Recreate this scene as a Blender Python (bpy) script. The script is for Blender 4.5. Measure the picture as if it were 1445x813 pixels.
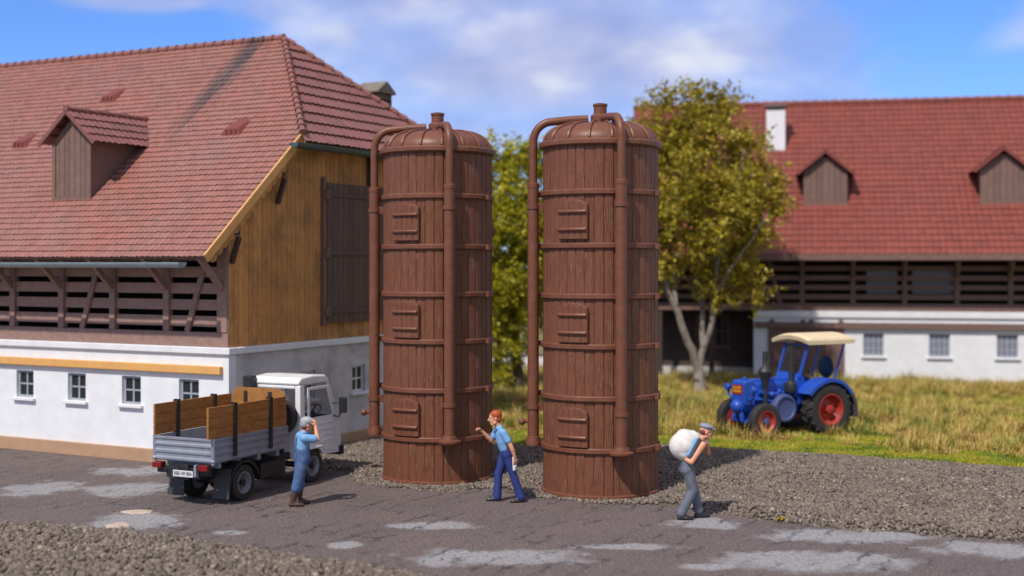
import bpy, bmesh, math, random
import numpy as np
from mathutils import Vector, Matrix
R = math.radians
random.seed(7)
rng = np.random.default_rng(7)
for o in list(bpy.data.objects):
    bpy.data.objects.remove(o)
S = bpy.context.scene
C = S.collection

# ------------------------------------------------------------------ camera, sky, sun, exposure
cd = bpy.data.cameras.new('camera')
cam = bpy.data.objects.new('camera', cd)
C.objects.link(cam)
cam.location = (0, 0, 4.5)
cam.rotation_euler = (R(90), 0, 0)
cd.sensor_fit = 'HORIZONTAL'
cd.sensor_width = 36
cd.lens = 46.09
cd.shift_y = -0.0239
cd.clip_end = 3000
cd.dof.use_dof = True
cd.dof.focus_distance = 25.0
cd.dof.aperture_fstop = 0.33
S.camera = cam

SUN_EL, SUN_AZ = R(52), R(212)          # the sun stands behind the camera's left shoulder
to_sun = Vector((math.sin(SUN_AZ) * math.cos(SUN_EL), math.cos(SUN_AZ) * math.cos(SUN_EL), math.sin(SUN_EL)))
sd = bpy.data.lights.new('sun', 'SUN')
sun = bpy.data.objects.new('sun', sd)
C.objects.link(sun)
sd.energy = 3.9
sd.angle = R(1.2)
sd.color = (1.0, 0.95, 0.88)
sun.rotation_euler = (-to_sun).to_track_quat('-Z', 'Y').to_euler()

w = bpy.data.worlds.new('World')
S.world = w
w.use_nodes = True
nt = w.node_tree
nt.nodes.clear()
def N(t, typ, **kw):
    n = t.nodes.new(typ)
    for k, v in kw.items():
        if k in n.inputs: n.inputs[k].default_value = v
        else: setattr(n, k, v)
    return n
def math_node(t, op, a, b=None, c=None, clamp=False):
    n = t.nodes.new('ShaderNodeMath'); n.operation = op; n.use_clamp = clamp
    for i, x in enumerate((a, b, c)):
        if x is None: continue
        if isinstance(x, (int, float)): n.inputs[i].default_value = x
        else: t.links.new(x, n.inputs[i])
    return n.outputs[0]
def mixc(t, f, a, b, blend='MIX'):
    n = t.nodes.new('ShaderNodeMix'); n.data_type = 'RGBA'; n.blend_type = blend
    for s, x in ((n.inputs['Factor'], f), (n.inputs[6], a), (n.inputs[7], b)):
        if isinstance(x, (int, float)): s.default_value = x
        elif isinstance(x, tuple): s.default_value = x if len(x) == 4 else (*x, 1)
        else: t.links.new(x, s)
    return n.outputs[2]
def ramp(t, x, stops, interp='LINEAR'):
    n = t.nodes.new('ShaderNodeValToRGB'); n.color_ramp.interpolation = interp
    e = n.color_ramp.elements
    while len(e) < len(stops): e.new(0.5)
    for i, (p, c) in enumerate(stops):
        e[i].position = p
        e[i].color = (c, c, c, 1) if isinstance(c, (int, float)) else (*c, 1)
    t.links.new(x, n.inputs[0])
    return n.outputs[0]

sky = N(nt, 'ShaderNodeTexSky', sky_type='NISHITA', sun_disc=False, sun_elevation=SUN_EL, sun_rotation=SUN_AZ,
        altitude=900.0, air_density=1.0, dust_density=0.3, ozone_density=3.0)
tc = N(nt, 'ShaderNodeTexCoord')
sx = N(nt, 'ShaderNodeSeparateXYZ')
nt.links.new(tc.outputs['Generated'], sx.inputs[0])
# clouds drawn on a flat layer seen from below: azimuth and height angle as coordinates
az = math_node(nt, 'ARCTAN2', sx.outputs[0], sx.outputs[1])
el = sx.outputs[2]
cv = N(nt, 'ShaderNodeCombineXYZ')
nt.links.new(math_node(nt, 'MULTIPLY', az, 4.6), cv.inputs[0])
nt.links.new(math_node(nt, 'MULTIPLY', el, 9.5), cv.inputs[1])
n1 = N(nt, 'ShaderNodeTexNoise', Scale=1.5, Detail=5.0, Roughness=0.48, Distortion=0.3)
nt.links.new(cv.outputs[0], n1.inputs['Vector'])
n2 = N(nt, 'ShaderNodeTexNoise', Scale=2.2, Detail=4.0, Roughness=0.5)
nt.links.new(cv.outputs[0], n2.inputs['Vector'])
field = None
for (a0, e0, ra, re, k) in ((0.05, .155, .21, .058, 1.0), (0.19, .128, .09, .028, .7), (-0.29, .200, .07, .020, .9), (-0.05, .195, .16, .03, .8),
                            (-0.06, .098, .09, .026, .8), (-0.13, .172, .04, .02, .7), (0.42, .17, .1, .03, .6), (-.5, .12, .14, .03, .8), (1.35, .22, .75, .30, 1.0),  # last one: wide cloud added out of view on the right for neutral fill
                            (-1.5, .35, .6, .1, .8), (2.6, .25, .6, .08, .8), (-2.6, .3, .5, .08, .8)):
    dx = math_node(nt, 'DIVIDE', math_node(nt, 'SUBTRACT', az, a0), ra)
    dz = math_node(nt, 'DIVIDE', math_node(nt, 'SUBTRACT', el, e0), re)
    q = math_node(nt, 'ADD', math_node(nt, 'MULTIPLY', dx, dx), math_node(nt, 'MULTIPLY', dz, dz))
    b = math_node(nt, 'MULTIPLY', math_node(nt, 'POWER', 2.72, math_node(nt, 'MULTIPLY', q, -0.8)), k)
    field = b if field is None else math_node(nt, 'MAXIMUM', field, b)
# broken white cloud added out of view, overhead and behind, for neutral fill light
over = ramp(nt, el, [(.38, 0.0), (.70, 0.62)])
back = ramp(nt, math_node(nt, 'MULTIPLY', sx.outputs[1], -1.0), [(.0, 0.0), (.5, .55)])
field = math_node(nt, 'MAXIMUM', field, math_node(nt, 'MAXIMUM', over, back))
cl = math_node(nt, 'ADD', math_node(nt, 'MULTIPLY', field, 0.72), math_node(nt, 'MULTIPLY', n1.outputs['Fac'], 0.60))
mask = ramp(nt, cl, [(0.50, 0.0), (0.70, 0.55), (1.0, 0.9)], 'EASE')
ccol = ramp(nt, n2.outputs['Fac'], [(0.36, (3.6, 4.2, 7.0)), (0.52, (5.2, 5.5, 7.6)), (0.66, (8.0, 8.0, 8.6))])
near = ramp(nt, sx.outputs[1], [(.55, 1.0), (.80, 0.0)])       # whitens the added unseen cloud so its fill light is neutral
ccol = mixc(nt, near, ccol, (7.2, 6.7, 6.3))
blue = mixc(nt, 1.0, sky.outputs[0], (0.70, 1.0, 1.62), 'MULTIPLY')
skyc = mixc(nt, mask, blue, ccol)
bg = N(nt, 'ShaderNodeBackground', Strength=0.104)
nt.links.new(skyc, bg.inputs[0])
wo = N(nt, 'ShaderNodeOutputWorld')
nt.links.new(bg.outputs[0], wo.inputs[0])

S.view_settings.view_transform = 'Standard'
S.view_settings.look = 'None'
S.view_settings.exposure = 0.0
S.view_settings.gamma = 1.0

# ------------------------------------------------------------------ materials
def new_mat(name):
    m = bpy.data.materials.new(name); m.use_nodes = True
    t = m.node_tree
    b = t.nodes['Principled BSDF']
    return m, t, b
def pm(name, col, col2=None, rough=.6, scale=4.0, stretch=(1, 1, 1), bump=0.0, bscale=40.0, bstretch=None, metal=0.0,
       island=0.0, coat=0.0, dirt=None, dscale=2.0, damt=.5, spec=None, detail=6.0, coord='Object', bdist=.01, rot=(0, 0, 0)):
    m, t, b = new_mat(name)
    b.inputs['Roughness'].default_value = rough
    b.inputs['Metallic'].default_value = metal
    if coat: b.inputs['Coat Weight'].default_value = coat
    if spec is not None: b.inputs['Specular IOR Level'].default_value = spec
    c = N(t, 'ShaderNodeTexCoord')
    mp = N(t, 'ShaderNodeMapping', Scale=stretch, Rotation=rot); t.links.new(c.outputs[coord], mp.inputs[0])
    n = N(t, 'ShaderNodeTexNoise', Scale=scale, Detail=detail, Roughness=.6); t.links.new(mp.outputs[0], n.inputs['Vector'])
    col2 = col2 or tuple(x * .75 for x in col)
    base = mixc(t, ramp(t, n.outputs['Fac'], [(.32, 0.0), (.68, 1.0)]), col, col2)
    if island:
        g = N(t, 'ShaderNodeNewGeometry')
        v = math_node(t, 'MULTIPLY_ADD', g.outputs['Random Per Island'], 2 * island, 1 - island)
        h = N(t, 'ShaderNodeHueSaturation'); t.links.new(v, h.inputs['Value']); t.links.new(base, h.inputs['Color'])
        base = h.outputs[0]
    if dirt:
        n3 = N(t, 'ShaderNodeTexNoise', Scale=dscale, Detail=8.0, Roughness=.65); t.links.new(c.outputs['Object'], n3.inputs['Vector'])
        f = math_node(t, 'MULTIPLY', ramp(t, n3.outputs['Fac'], [(.45, 0.0), (.7, 1.0)]), damt)
        base = mixc(t, f, base, dirt)
    t.links.new(base, b.inputs['Base Color'])
    if bump:
        mp2 = N(t, 'ShaderNodeMapping', Scale=bstretch or stretch, Rotation=rot); t.links.new(c.outputs[coord], mp2.inputs[0])
        n2 = N(t, 'ShaderNodeTexNoise', Scale=bscale, Detail=5.0, Roughness=.6); t.links.new(mp2.outputs[0], n2.inputs['Vector'])
        bp = N(t, 'ShaderNodeBump', Strength=bump, Distance=bdist); t.links.new(n2.outputs['Fac'], bp.inputs['Height'])
        t.links.new(bp.outputs[0], b.inputs['Normal'])
    return m

# ------------------------------------------------------------------ mesh builder
class MB:
    def __init__(s): s.v = []; s.f = []
    def add(s, vs, fs):
        k = len(s.v); s.v += [tuple(v) for v in vs]; s.f += [tuple(i + k for i in f) for f in fs]; return s
    def hexa(s, p):
        return s.add(p, [(3, 2, 1, 0), (4, 5, 6, 7), (0, 1, 5, 4), (1, 2, 6, 5), (2, 3, 7, 6), (3, 0, 4, 7)])
    def box(s, x0, x1, y0, y1, z0, z1):
        return s.hexa([(x0, y0, z0), (x1, y0, z0), (x1, y1, z0), (x0, y1, z0), (x0, y0, z1), (x1, y0, z1), (x1, y1, z1), (x0, y1, z1)])
    def bar(s, p, q, w, d, up=(0, 0, 1)):            # rectangular bar from p to q, w across, d along 'up'
        p, q, up = Vector(p), Vector(q), Vector(up)
        a = (q - p).normalized(); b = a.cross(up)
        if b.length < 1e-4: b = a.cross(Vector((1, 0, 0)))
        b.normalize(); c = b.cross(a).normalized()
        b *= w / 2; c *= d / 2
        return s.hexa([p - b - c, p + b - c, p + b + c, p - b + c, q - b - c, q + b - c, q + b + c, q - b + c])
    def prism(s, poly, ax, lo, hi):                    # polygon in the plane of the two other axes, pushed along axis ax
        def P(u, v, h):
            return {0: (h, u, v), 1: (u, h, v), 2: (u, v, h)}[ax]
        n = len(poly)
        vs = [P(u, v, lo) for u, v in poly] + [P(u, v, hi) for u, v in poly]
        return s.add(vs, [tuple(range(n - 1, -1, -1)), tuple(range(n, 2 * n))] + [(i, (i + 1) % n, n + (i + 1) % n, n + i) for i in range(n)])
    def tube(s, path, r, seg=12, cap=True):
        P = [Vector(p) for p in path]; n = len(P)
        rs = r if isinstance(r, (list, tuple)) else [r] * n
        k = len(s.v); prev = None
        for i, p in enumerate(P):
            a = (P[min(i + 1, n - 1)] - P[max(i - 1, 0)]).normalized()
            if prev is None:
                b = a.orthogonal().normalized()
            else:
                b = (prev - a * prev.dot(a))
                b = b.normalized() if b.length > 1e-6 else a.orthogonal().normalized()
            prev = b; c = a.cross(b)
            for j in range(seg):
                t = 2 * math.pi * j / seg
                s.v.append(tuple(p + (b * math.cos(t) + c * math.sin(t)) * rs[i]))
        for i in range(n - 1):
            for j in range(seg):
                j2 = (j + 1) % seg
                s.f.append((k + i * seg + j, k + i * seg + j2, k + (i + 1) * seg + j2, k + (i + 1) * seg + j))
        if cap:
            s.f.append(tuple(k + j for j in range(seg - 1, -1, -1)))
            s.f.append(tuple(k + (n - 1) * seg + j for j in range(seg)))
        return s
    def lathe(s, prof, M=None, seg=24, close=False):   # prof: (radius, height) turned about local z, then M
        M = M or Matrix(); k = len(s.v); n = len(prof)
        for r, h in prof:
            for j in range(seg):
                t = 2 * math.pi * j / seg
                s.v.append(tuple(M @ Vector((max(r, 1e-4) * math.cos(t), max(r, 1e-4) * math.sin(t), h))))
        m = n if close else n - 1
        for i in range(m):
            i2 = (i + 1) % n
            for j in range(seg):
                j2 = (j + 1) % seg
                s.f.append((k + i * seg + j, k + i * seg + j2, k + i2 * seg + j2, k + i2 * seg + j))
        if not close:
            s.f.append(tuple(k + j for j in range(seg - 1, -1, -1)))
            s.f.append(tuple(k + (n - 1) * seg + j for j in range(seg)))
        return s
    def ball(s, c, r, seg=14, rings=9):
        r = r if isinstance(r, (tuple, list)) else (r, r, r)
        prof = [(math.sin(math.pi * i / rings), -math.cos(math.pi * i / rings)) for i in range(rings + 1)]
        return s.lathe(prof, Matrix.Translation(Vector(c)) @ Matrix.Diagonal((*r, 1)), seg)
    def build(s, name, mat, parent=None, loc=None, rot=None, smooth=False, bevel=0, angle=35):
        me = bpy.data.meshes.new(name); me.from_pydata(s.v, [], s.f)
        bm = bmesh.new(); bm.from_mesh(me)
        bmesh.ops.recalc_face_normals(bm, faces=bm.faces); bm.to_mesh(me); bm.free()
        return link(name, me, mat, parent, loc, rot, smooth, bevel, angle)
def link(name, me, mat, parent=None, loc=None, rot=None, smooth=False, bevel=0, angle=35):
    me.materials.append(mat)
    o = bpy.data.objects.new(name, me); C.objects.link(o)
    if parent: o.parent = parent
    if loc: o.location = loc
    if rot: o.rotation_euler = rot
    if smooth:
        me.shade_smooth(); me.set_sharp_from_angle(angle=R(angle))
    if bevel:
        b = o.modifiers.new('bevel', 'BEVEL'); b.width = bevel; b.segments = 2; b.limit_method = 'ANGLE'; b.angle_limit = R(40)
    return o
def tag(o, label, cat, group=None):
    o['label'] = label; o['category'] = cat
    if group: o['group'] = group
    return o
def thing(name, label, cat, loc, rz=0, group=None):
    o = bpy.data.objects.new(name, None); C.objects.link(o)
    o.location = loc; o.rotation_euler = (0, 0, rz); o.empty_display_size = .2
    return tag(o, label, cat, group)
def structure(o): o['kind'] = 'structure'; return o
def copy_tree(o, parent=None):
    kids = [k for k in bpy.data.objects if k.parent == o]
    c = o.copy(); C.objects.link(c)
    if parent: c.parent = parent
    for k in kids: copy_tree(k, c)
    return c
AX = {'x': Matrix.Rotation(R(90), 4, 'Y'), 'y': Matrix.Rotation(R(-90), 4, 'X'), 'z': Matrix()}
def at(p, ax='z'): return Matrix.Translation(Vector(p)) @ AX[ax]
def np_mesh(name, verts, faces_n, idx):                # fast mesh from arrays: faces all with faces_n corners
    me = bpy.data.meshes.new(name)
    me.vertices.add(len(verts)); me.vertices.foreach_set('co', np.ascontiguousarray(verts, dtype=np.float32).ravel())
    nf = len(idx)
    me.loops.add(nf * faces_n); me.loops.foreach_set('vertex_index', np.ascontiguousarray(idx, dtype=np.int32).ravel())
    me.polygons.add(nf); me.polygons.foreach_set('loop_start', np.arange(0, nf * faces_n, faces_n, dtype=np.int32))
    me.update(calc_edges=True); me.validate()
    return me
# ------------------------------------------------------------------ house materials
M = {}
M['plaster'] = pm('white_plaster', (.80, .80, .80), (.72, .72, .72), rough=.9, scale=3, bump=.35, bscale=28, dirt=(.5, .48, .45), dscale=1.1, damt=.18)
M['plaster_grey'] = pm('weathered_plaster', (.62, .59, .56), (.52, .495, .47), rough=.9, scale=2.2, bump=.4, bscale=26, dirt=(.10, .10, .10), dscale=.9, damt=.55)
M['plinth'] = pm('tan_plinth', (.46, .28, .17), (.40, .24, .14), rough=.8, scale=4, bump=.15, bscale=60)
M['ochre'] = pm('ochre_paint', (.75, .40, .12), (.66, .34, .10), rough=.55, scale=5, bump=.1, bscale=30, bstretch=(1, .1, 1))
M['brown'] = pm('brown_timber', (.20, .118, .092), (.15, .085, .065), rough=.7, scale=7, stretch=(1, 1, 1), bump=.3, bscale=50, island=.12)
M['slat'] = pm('lightened_brown_timber', (.37, .225, .175), (.28, .165, .13), rough=.7, scale=7, bump=.3, bscale=50, island=.12)  # brown timber made lighter to make up for the eave shadow on the loft
M['shutter'] = pm('brown_barn_door', (.125, .068, .048), (.085, .046, .034), rough=.7, scale=5, stretch=(3, 3, .5), bump=.3, bscale=40, island=.15)
M['dkbrown'] = pm('dark_brown_timber', (.075, .045, .036), (.05, .03, .025), rough=.7, scale=7, bump=.3, bscale=50, island=.12)
M['gable'] = pm('weathered_ochre_boards', (.64, .30, .085), (.50, .225, .062), rough=.75, scale=3.0, stretch=(3, 3, .5), bump=.35, bscale=30, bstretch=(4, 4, .25),
                island=.14, dirt=(.05, .03, .02), dscale=1.3, damt=.6)
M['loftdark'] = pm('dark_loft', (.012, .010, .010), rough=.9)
M['zinc'] = pm('zinc_gutter', (.34, .41, .45), (.27, .33, .37), rough=.4, scale=5, metal=.3)
M['zincgreen'] = pm('green_gutter', (.07, .11, .105), (.05, .085, .085), rough=.45, scale=6, metal=.2)
M['winframe'] = pm('grey_window_paint', (.36, .38, .42), (.30, .32, .36), rough=.5)
M['winwhite'] = pm('white_window_paint', (.75, .75, .75), rough=.5)
M['chim'] = pm('brown_brick', (.17, .11, .085), (.10, .07, .055), rough=.85, scale=9, bump=.3, bscale=30)
M['chimcap'] = pm('grey_brown_stone', (.22, .19, .15), (.15, .13, .11), rough=.85, scale=6, bump=.3)
m, t, b = new_mat('window_glass')
b.inputs['Base Color'].default_value = (.02, .024, .03, 1); b.inputs['Roughness'].default_value = .12
M['glass'] = m
m, t, b = new_mat('curtained_glass')
b.inputs['Base Color'].default_value = (.20, .21, .26, 1); b.inputs['Roughness'].default_value = .2
M['curtain'] = m

def roof_mat(name, col, col2, rough, dark, streak=None):
    m, t, b = new_mat(name)
    c = N(t, 'ShaderNodeTexCoord')
    at_ = N(t, 'ShaderNodeAttribute', attribute_name='tone')
    n = N(t, 'ShaderNodeTexNoise', Scale=.9, Detail=7.0, Roughness=.62); t.links.new(c.outputs['Object'], n.inputs['Vector'])
    base = mixc(t, ramp(t, n.outputs['Fac'], [(.35, 0.0), (.7, 1.0)]), col, col2)
    h = N(t, 'ShaderNodeHueSaturation'); t.links.new(base, h.inputs['Color'])
    t.links.new(math_node(t, 'MULTIPLY_ADD', at_.outputs['Fac'], .20, .90), h.inputs['Value'])
    base = h.outputs[0]
    n2 = N(t, 'ShaderNodeTexNoise', Scale=2.2, Detail=9.0, Roughness=.7); t.links.new(c.outputs['Object'], n2.inputs['Vector'])
    f = math_node(t, 'MULTIPLY', ramp(t, n2.outputs['Fac'], [(.52, 0.0), (.74, 1.0)]), dark)
    base = mixc(t, f, base, (.06, .05, .05))
    if streak:                                   # soot streaks washed down the slope from the ridge
        sp = N(t, 'ShaderNodeSeparateXYZ'); t.links.new(c.outputs['Object'], sp.inputs[0])
        y0, hw, xa, xb = streak
        dy = math_node(t, 'ABSOLUTE', math_node(t, 'SUBTRACT', sp.outputs[1], y0))
        s1 = math_node(t, 'SUBTRACT', 1.0, math_node(t, 'DIVIDE', dy, hw), clamp=True)
        s2 = math_node(t, 'DIVIDE', math_node(t, 'SUBTRACT', sp.outputs[0], xa), xb - xa, clamp=True)
        mp = N(t, 'ShaderNodeMapping', Scale=(.5, 9, .5)); t.links.new(c.outputs['Object'], mp.inputs[0])
        n3 = N(t, 'ShaderNodeTexNoise', Scale=1.0, Detail=4.0); t.links.new(mp.outputs[0], n3.inputs['Vector'])
        k = math_node(t, 'MULTIPLY', math_node(t, 'MULTIPLY', s1, s2), ramp(t, n3.outputs['Fac'], [(.38, 0.0), (.56, 1.5)]), clamp=True)
        base = mixc(t, math_node(t, 'MULTIPLY', k, .9), base, (.055, .05, .05))
    t.links.new(base, b.inputs['Base Color'])
    b.inputs['Roughness'].default_value = rough
    bp = N(t, 'ShaderNodeBump', Strength=.3, Distance=.01)
    n4 = N(t, 'ShaderNodeTexNoise', Scale=40.0, Detail=3.0); t.links.new(c.outputs['Object'], n4.inputs['Vector'])
    t.links.new(n4.outputs['Fac'], bp.inputs['Height']); t.links.new(bp.outputs[0], b.inputs['Normal'])
    return m
M['roof_old'] = roof_mat('weathered_red_tiles', (.31, .118, .088), (.275, .135, .11), .45, .26, (3.85, .55, 1.9, 4.4))
M['roof_hip'] = roof_mat('weathered_hip_tiles', (.25, .090, .072), (.22, .095, .082), .45, .5)
M['roof_red'] = roof_mat('red_tiles', (.225, .050, .034), (.195, .047, .034), .55, .08)

def tile_sheet(name, mat, parent, O, e, s, L, SL, wt=.19, row=.38, amp=.022, lift=.035, clips=()):
    O, e, s = Vector(O), Vector(e).normalized(), Vector(s).normalized()
    n = e.cross(s).normalized()
    if n.z < 0: n = -n
    nt_ = int(math.ceil(L / wt)); K = 6
    u = np.linspace(0, nt_ * wt, nt_ * K + 1); u = np.minimum(u, L)
    nr = int(math.ceil(SL / row))
    wave = np.abs(np.sin(np.pi * np.arange(len(u)) / K)) ** 1.2 * amp
    lines = []
    for r in range(nr):
        jit = rng.normal(0, .004, len(u) // K + 2)
        j = np.repeat(jit, K)[:len(u)]
        lines.append((r * row + j - .03, wave + lift + j * .5)); lines.append((np.full(len(u), min((r + 1) * row, SL)), wave * 1.0))
    On, en, sn, nn = (np.array(x) for x in (O, e, s, n))
    V = np.concatenate([On + np.outer(u, en) + np.outer(v, sn) + np.outer(h, nn) for v, h in lines])
    nu = len(u); nl = len(lines)
    a = (np.arange(nl - 1)[:, None] * nu + np.arange(nu - 1)[None, :])
    F = np.stack([a, a + 1, a + nu + 1, a + nu], -1).reshape(-1, 4)
    me = np_mesh(name, V, 4, F)
    tone = rng.random((nr, nt_ + 1))
    li = np.arange(nl - 1)[:, None] // 2; ti = np.arange(nu - 1)[None, :] // K
    tv = tone[np.broadcast_to(li, (nl - 1, nu - 1)), np.broadcast_to(ti, (nl - 1, nu - 1))].ravel()
    at_ = me.attributes.new('tone', 'FLOAT', 'FACE'); at_.data.foreach_set('value', tv.astype(np.float32))
    if clips:
        bm = bmesh.new(); bm.from_mesh(me)
        for co, no in clips:
            bmesh.ops.bisect_plane(bm, geom=bm.verts[:] + bm.edges[:] + bm.faces[:], plane_co=co, plane_no=no, clear_outer=True)
        bm.to_mesh(me); bm.free()
    o = link(name, me, mat, parent); me.shade_flat(); return o

def wall_holes(mb, ax, pos, th, u0, u1, z0, z1, holes):
    """wall in the plane ax=pos..pos+th, along the other horizontal axis, with rectangular openings"""
    def B(a, b_, c, d):
        if b_ - a < 1e-3 or d - c < 1e-3: return
        if ax == 0: mb.box(pos, pos + th, a, b_, c, d)
        else: mb.box(a, b_, pos, pos + th, c, d)
    cur = u0
    for (ha, hb, hc, hd) in sorted(holes):
        B(cur, ha, z0, z1); B(ha, hb, z0, hc); B(ha, hb, hd, z1); cur = hb
    B(cur, u1, z0, z1)

def window(parent, ax, pos, out, a, b_, z0, z1, nx, nz, fm, gm, sill=True, sm=None, pane='pane'):
    """window in an opening; out = -1 if the outside lies toward smaller coordinates"""
    def bx(mb, u0, u1, d0, d1, c0, c1):
        lo, hi = sorted((pos - out * d0, pos - out * d1))
        if ax == 0: mb.box(lo, hi, u0, u1, c0, c1)
        else: mb.box(u0, u1, lo, hi, c0, c1)
    f = MB(); t_ = .055
    bx(f, a, a + t_, .07, .13, z0, z1); bx(f, b_ - t_, b_, .07, .13, z0, z1)
    bx(f, a + t_, b_ - t_, .07, .13, z0, z0 + t_); bx(f, a + t_, b_ - t_, .07, .13, z1 - t_, z1)
    for i in range(1, nx):
        c = a + (b_ - a) * i / nx; bx(f, c - .022, c + .022, .075, .125, z0 + t_, z1 - t_)
    for i in range(1, nz):
        c = z0 + (z1 - z0) * i / nz; bx(f, a + t_, b_ - t_, .08, .12, c - .02, c + .02)
    w_ = f.build('window', fm, parent)
    g = MB(); bx(g, a + .03, b_ - .03, .098, .106, z0 + .03, z1 - .03); g.build(pane, gm, w_)
    if sill:
        s_ = MB(); bx(s_, a - .08, b_ + .08, -.09, .069, z0 - .07, z0 - .003); s_.build('window_sill', sm or M['plaster'], w_, bevel=.01)
    return w_

def ridge_caps(name, mat, parent, p, q, step=.36, r=.12):
    p, q = Vector(p), Vector(q); n = int((q - p).length / step)
    mb = MB()
    for i in range(n):
        a = p + (q - p) * (i / n); b_ = p + (q - p) * ((i + 1.1) / n)
        mb.tube([b_, a], [r * .6, r * 1.05], 10)
    return mb.build(name, mat, parent, smooth=True, angle=50)

def dormer(parent, xf, y0, hw, hr, z_base, z_eave, z_ridge, xr_eave, xr_ridge, wall_m, roof_m, slope_z):
    """gabled dormer on the front slope: front at x=xf, ridge running back along x at y=y0"""
    fr = MB(); nb = 7
    ap = z_ridge - .14
    for i in range(nb):
        a = y0 - hw + 2 * hw * i / nb; b_ = y0 - hw + 2 * hw * (i + 1) / nb - .012
        def top(y): return z_eave - .02 + (ap - z_eave) * (1 - abs(y - y0) / hw)
        c = [(xf, a, z_base), (xf + .04, a, z_base), (xf + .04, b_, z_base), (xf, b_, z_base)]
        fr.hexa(c + [(xf, a, top(a)), (xf + .04, a, top(a)), (xf + .04, b_, top(b_)), (xf, b_, top(b_))])
    d = fr.build('dormer', wall_m, parent)
    ck = MB()
    for sgn in (-1, 1):
        yy = y0 + sgn * (hw - .02)
        ck.prism([(xf + .045, z_base - .1), (xf + .045, z_eave), (xr_eave, z_eave), (xr_eave, slope_z(xr_eave) - .25)], 1, *sorted((yy, yy - sgn * .05)))
    ck.build('dormer_cheek', wall_m, d)
    tr = MB()
    tr.box(xf - .03, xf - .003, y0 - hw - .02, y0 + hw + .02, z_base - .08, z_base + .06)
    tr.box(xf - .03, xf - .003, y0 - hw - .02, y0 - hw + .08, z_base + .06, z_eave - .05)
    tr.box(xf - .03, xf - .003, y0 + hw - .08, y0 + hw + .02, z_base + .06, z_eave - .05)
    tr.build('dormer_trim', wall_m, d)
    for sgn in (-1, 1):
        O = Vector((xf - .22, y0 + sgn * hr, z_eave - .08)); s_ = Vector((0, -sgn * hr, z_ridge - z_eave + .08))
        # a tiled slope cut off where it runs into the main roof
        pn = Vector((slope_z(0) - slope_z(1), 0, 1)).normalized()
        tile_sheet('dormer_roof', roof_m, d, O, (1, 0, 0), s_, xr_ridge - xf + .6, s_.length, row=.30, clips=[(Vector((0, 0, slope_z(0) - .06)), -pn)])
        vb = MB(); vb.bar((xf - .2, y0 + sgn * hr, z_eave - .11), (xf - .2, y0, z_ridge - .04), .04, .09); vb.build('dormer_verge', roof_m, d)
    ridge_caps('dormer_ridge', roof_m, d, (xf - .22, y0, z_ridge + .02), (xr_ridge + .1, y0, z_ridge + .02), .3, .08)
    return d

# ------------------------------------------------------------------ left farmhouse (x along the gable, y along the front)
HL = thing('farmhouse', 'large farmhouse on the left with weathered red hipped roof, ochre board gable and slatted loft', 'farmhouse', (-6.2, 28.7, 0), math.atan2(.883, .47))
WL, LL, SLP, Z0 = 11.6, 15.0, .858, 5.55
zr = lambda x: Z0 + SLP * x
ZRID = zr(5.8)
win_y = [1.14 + 1.72 * i for i in range(8)]
hl = [(y - .29, y + .29, 1.27, 1.92) for y in win_y]
wl = MB(); wall_holes(wl, 0, 0, .25, 0, LL, .3, 2.50, hl)
wl.build('front_wall', M['plaster'], HL)
hg = [(t_ - .28, t_ + .28, 1.27, 1.94) for t_ in (2.87, 4.96, 7.05, 9.14)]
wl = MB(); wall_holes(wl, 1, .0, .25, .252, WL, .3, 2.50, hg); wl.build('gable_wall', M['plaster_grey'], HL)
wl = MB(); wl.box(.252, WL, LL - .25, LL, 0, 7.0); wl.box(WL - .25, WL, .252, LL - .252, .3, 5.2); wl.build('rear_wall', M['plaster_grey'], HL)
for y in win_y: window(HL, 0, 0, -1, y - .29, y + .29, 1.27, 1.92, 2, 2, M['winframe'], M['glass'])
for t_ in (2.87, 4.96, 7.05, 9.14): window(HL, 1, 0, -1, t_ - .28, t_ + .28, 1.27, 1.94, 2, 2, M['winwhite'], M['glass'])
p = MB(); p.box(-.06, .2, -.06, LL, -.1, .30); p.box(.2, WL, -.06, .2, -.1, .30); p.build('plinth', M['plinth'], HL, bevel=.015)
p = MB(); p.box(-.07, .252, -.07, LL, 2.50, 2.655); p.build('front_ledge', M['plaster'], HL, bevel=.02)
p = MB(); p.box(.254, WL, -.07, .252, 2.50, 2.655); p.build('gable_ledge', M['plaster'], HL, bevel=.02)
p = MB(); p.box(-.11, -.003, .16, LL, 2.06, 2.24); p.build('ochre_rail', M['ochre'], HL, bevel=.015)
# slatted loft front
p = MB()
p.box(-.03, .20, .005, LL, 2.66, 2.98); p.build('sill_beam', M['slat'], HL, bevel=.01)
p = MB(); z = 3.10
for k in range(5):
    p.box(.02, .07, .3, LL - .1, z, z + .235); z += .365
p.box(-.02, .12, .3, LL - .1, 4.9, 5.1)
p.build('slat_panel', M['slat'], HL)
post_y = [.16, 1.78, 3.42, 5.06, 6.7, 8.34, 9.98, 11.6, 13.2, 14.8]
for i, y in enumerate(post_y):
    p = MB(); hw = .14 if i == 0 else .085
    p.box(-.05, .10, y - hw, y + hw, 2.985, 5.25); p.build('post', M['slat'], HL, bevel=.01)
    p = MB(); p.bar((-.06, y, 3.95), (-.92, y, 4.78), .11, .12); p.build('brace', M['slat'], HL, bevel=.008)
for i, (ya, yb) in enumerate(((1.18, .55), (4.4, 3.75), (7.6, 7.0), (11.0, 10.3))):
    p = MB(); p.bar((-.005, ya, 2.985), (-.005, yb, 4.85), .13, .07, up=(1, 0, 0)); p.build('diagonal_strut', M['slat'], HL, bevel=.006)
p = MB(); p.box(.26, WL - .26, .26, LL - .26, 2.60, 2.66); p.box(2.4, 2.5, .26, LL - .26, 2.66, 6.8); p.build('loft_floor', M['loftdark'], HL)
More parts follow.
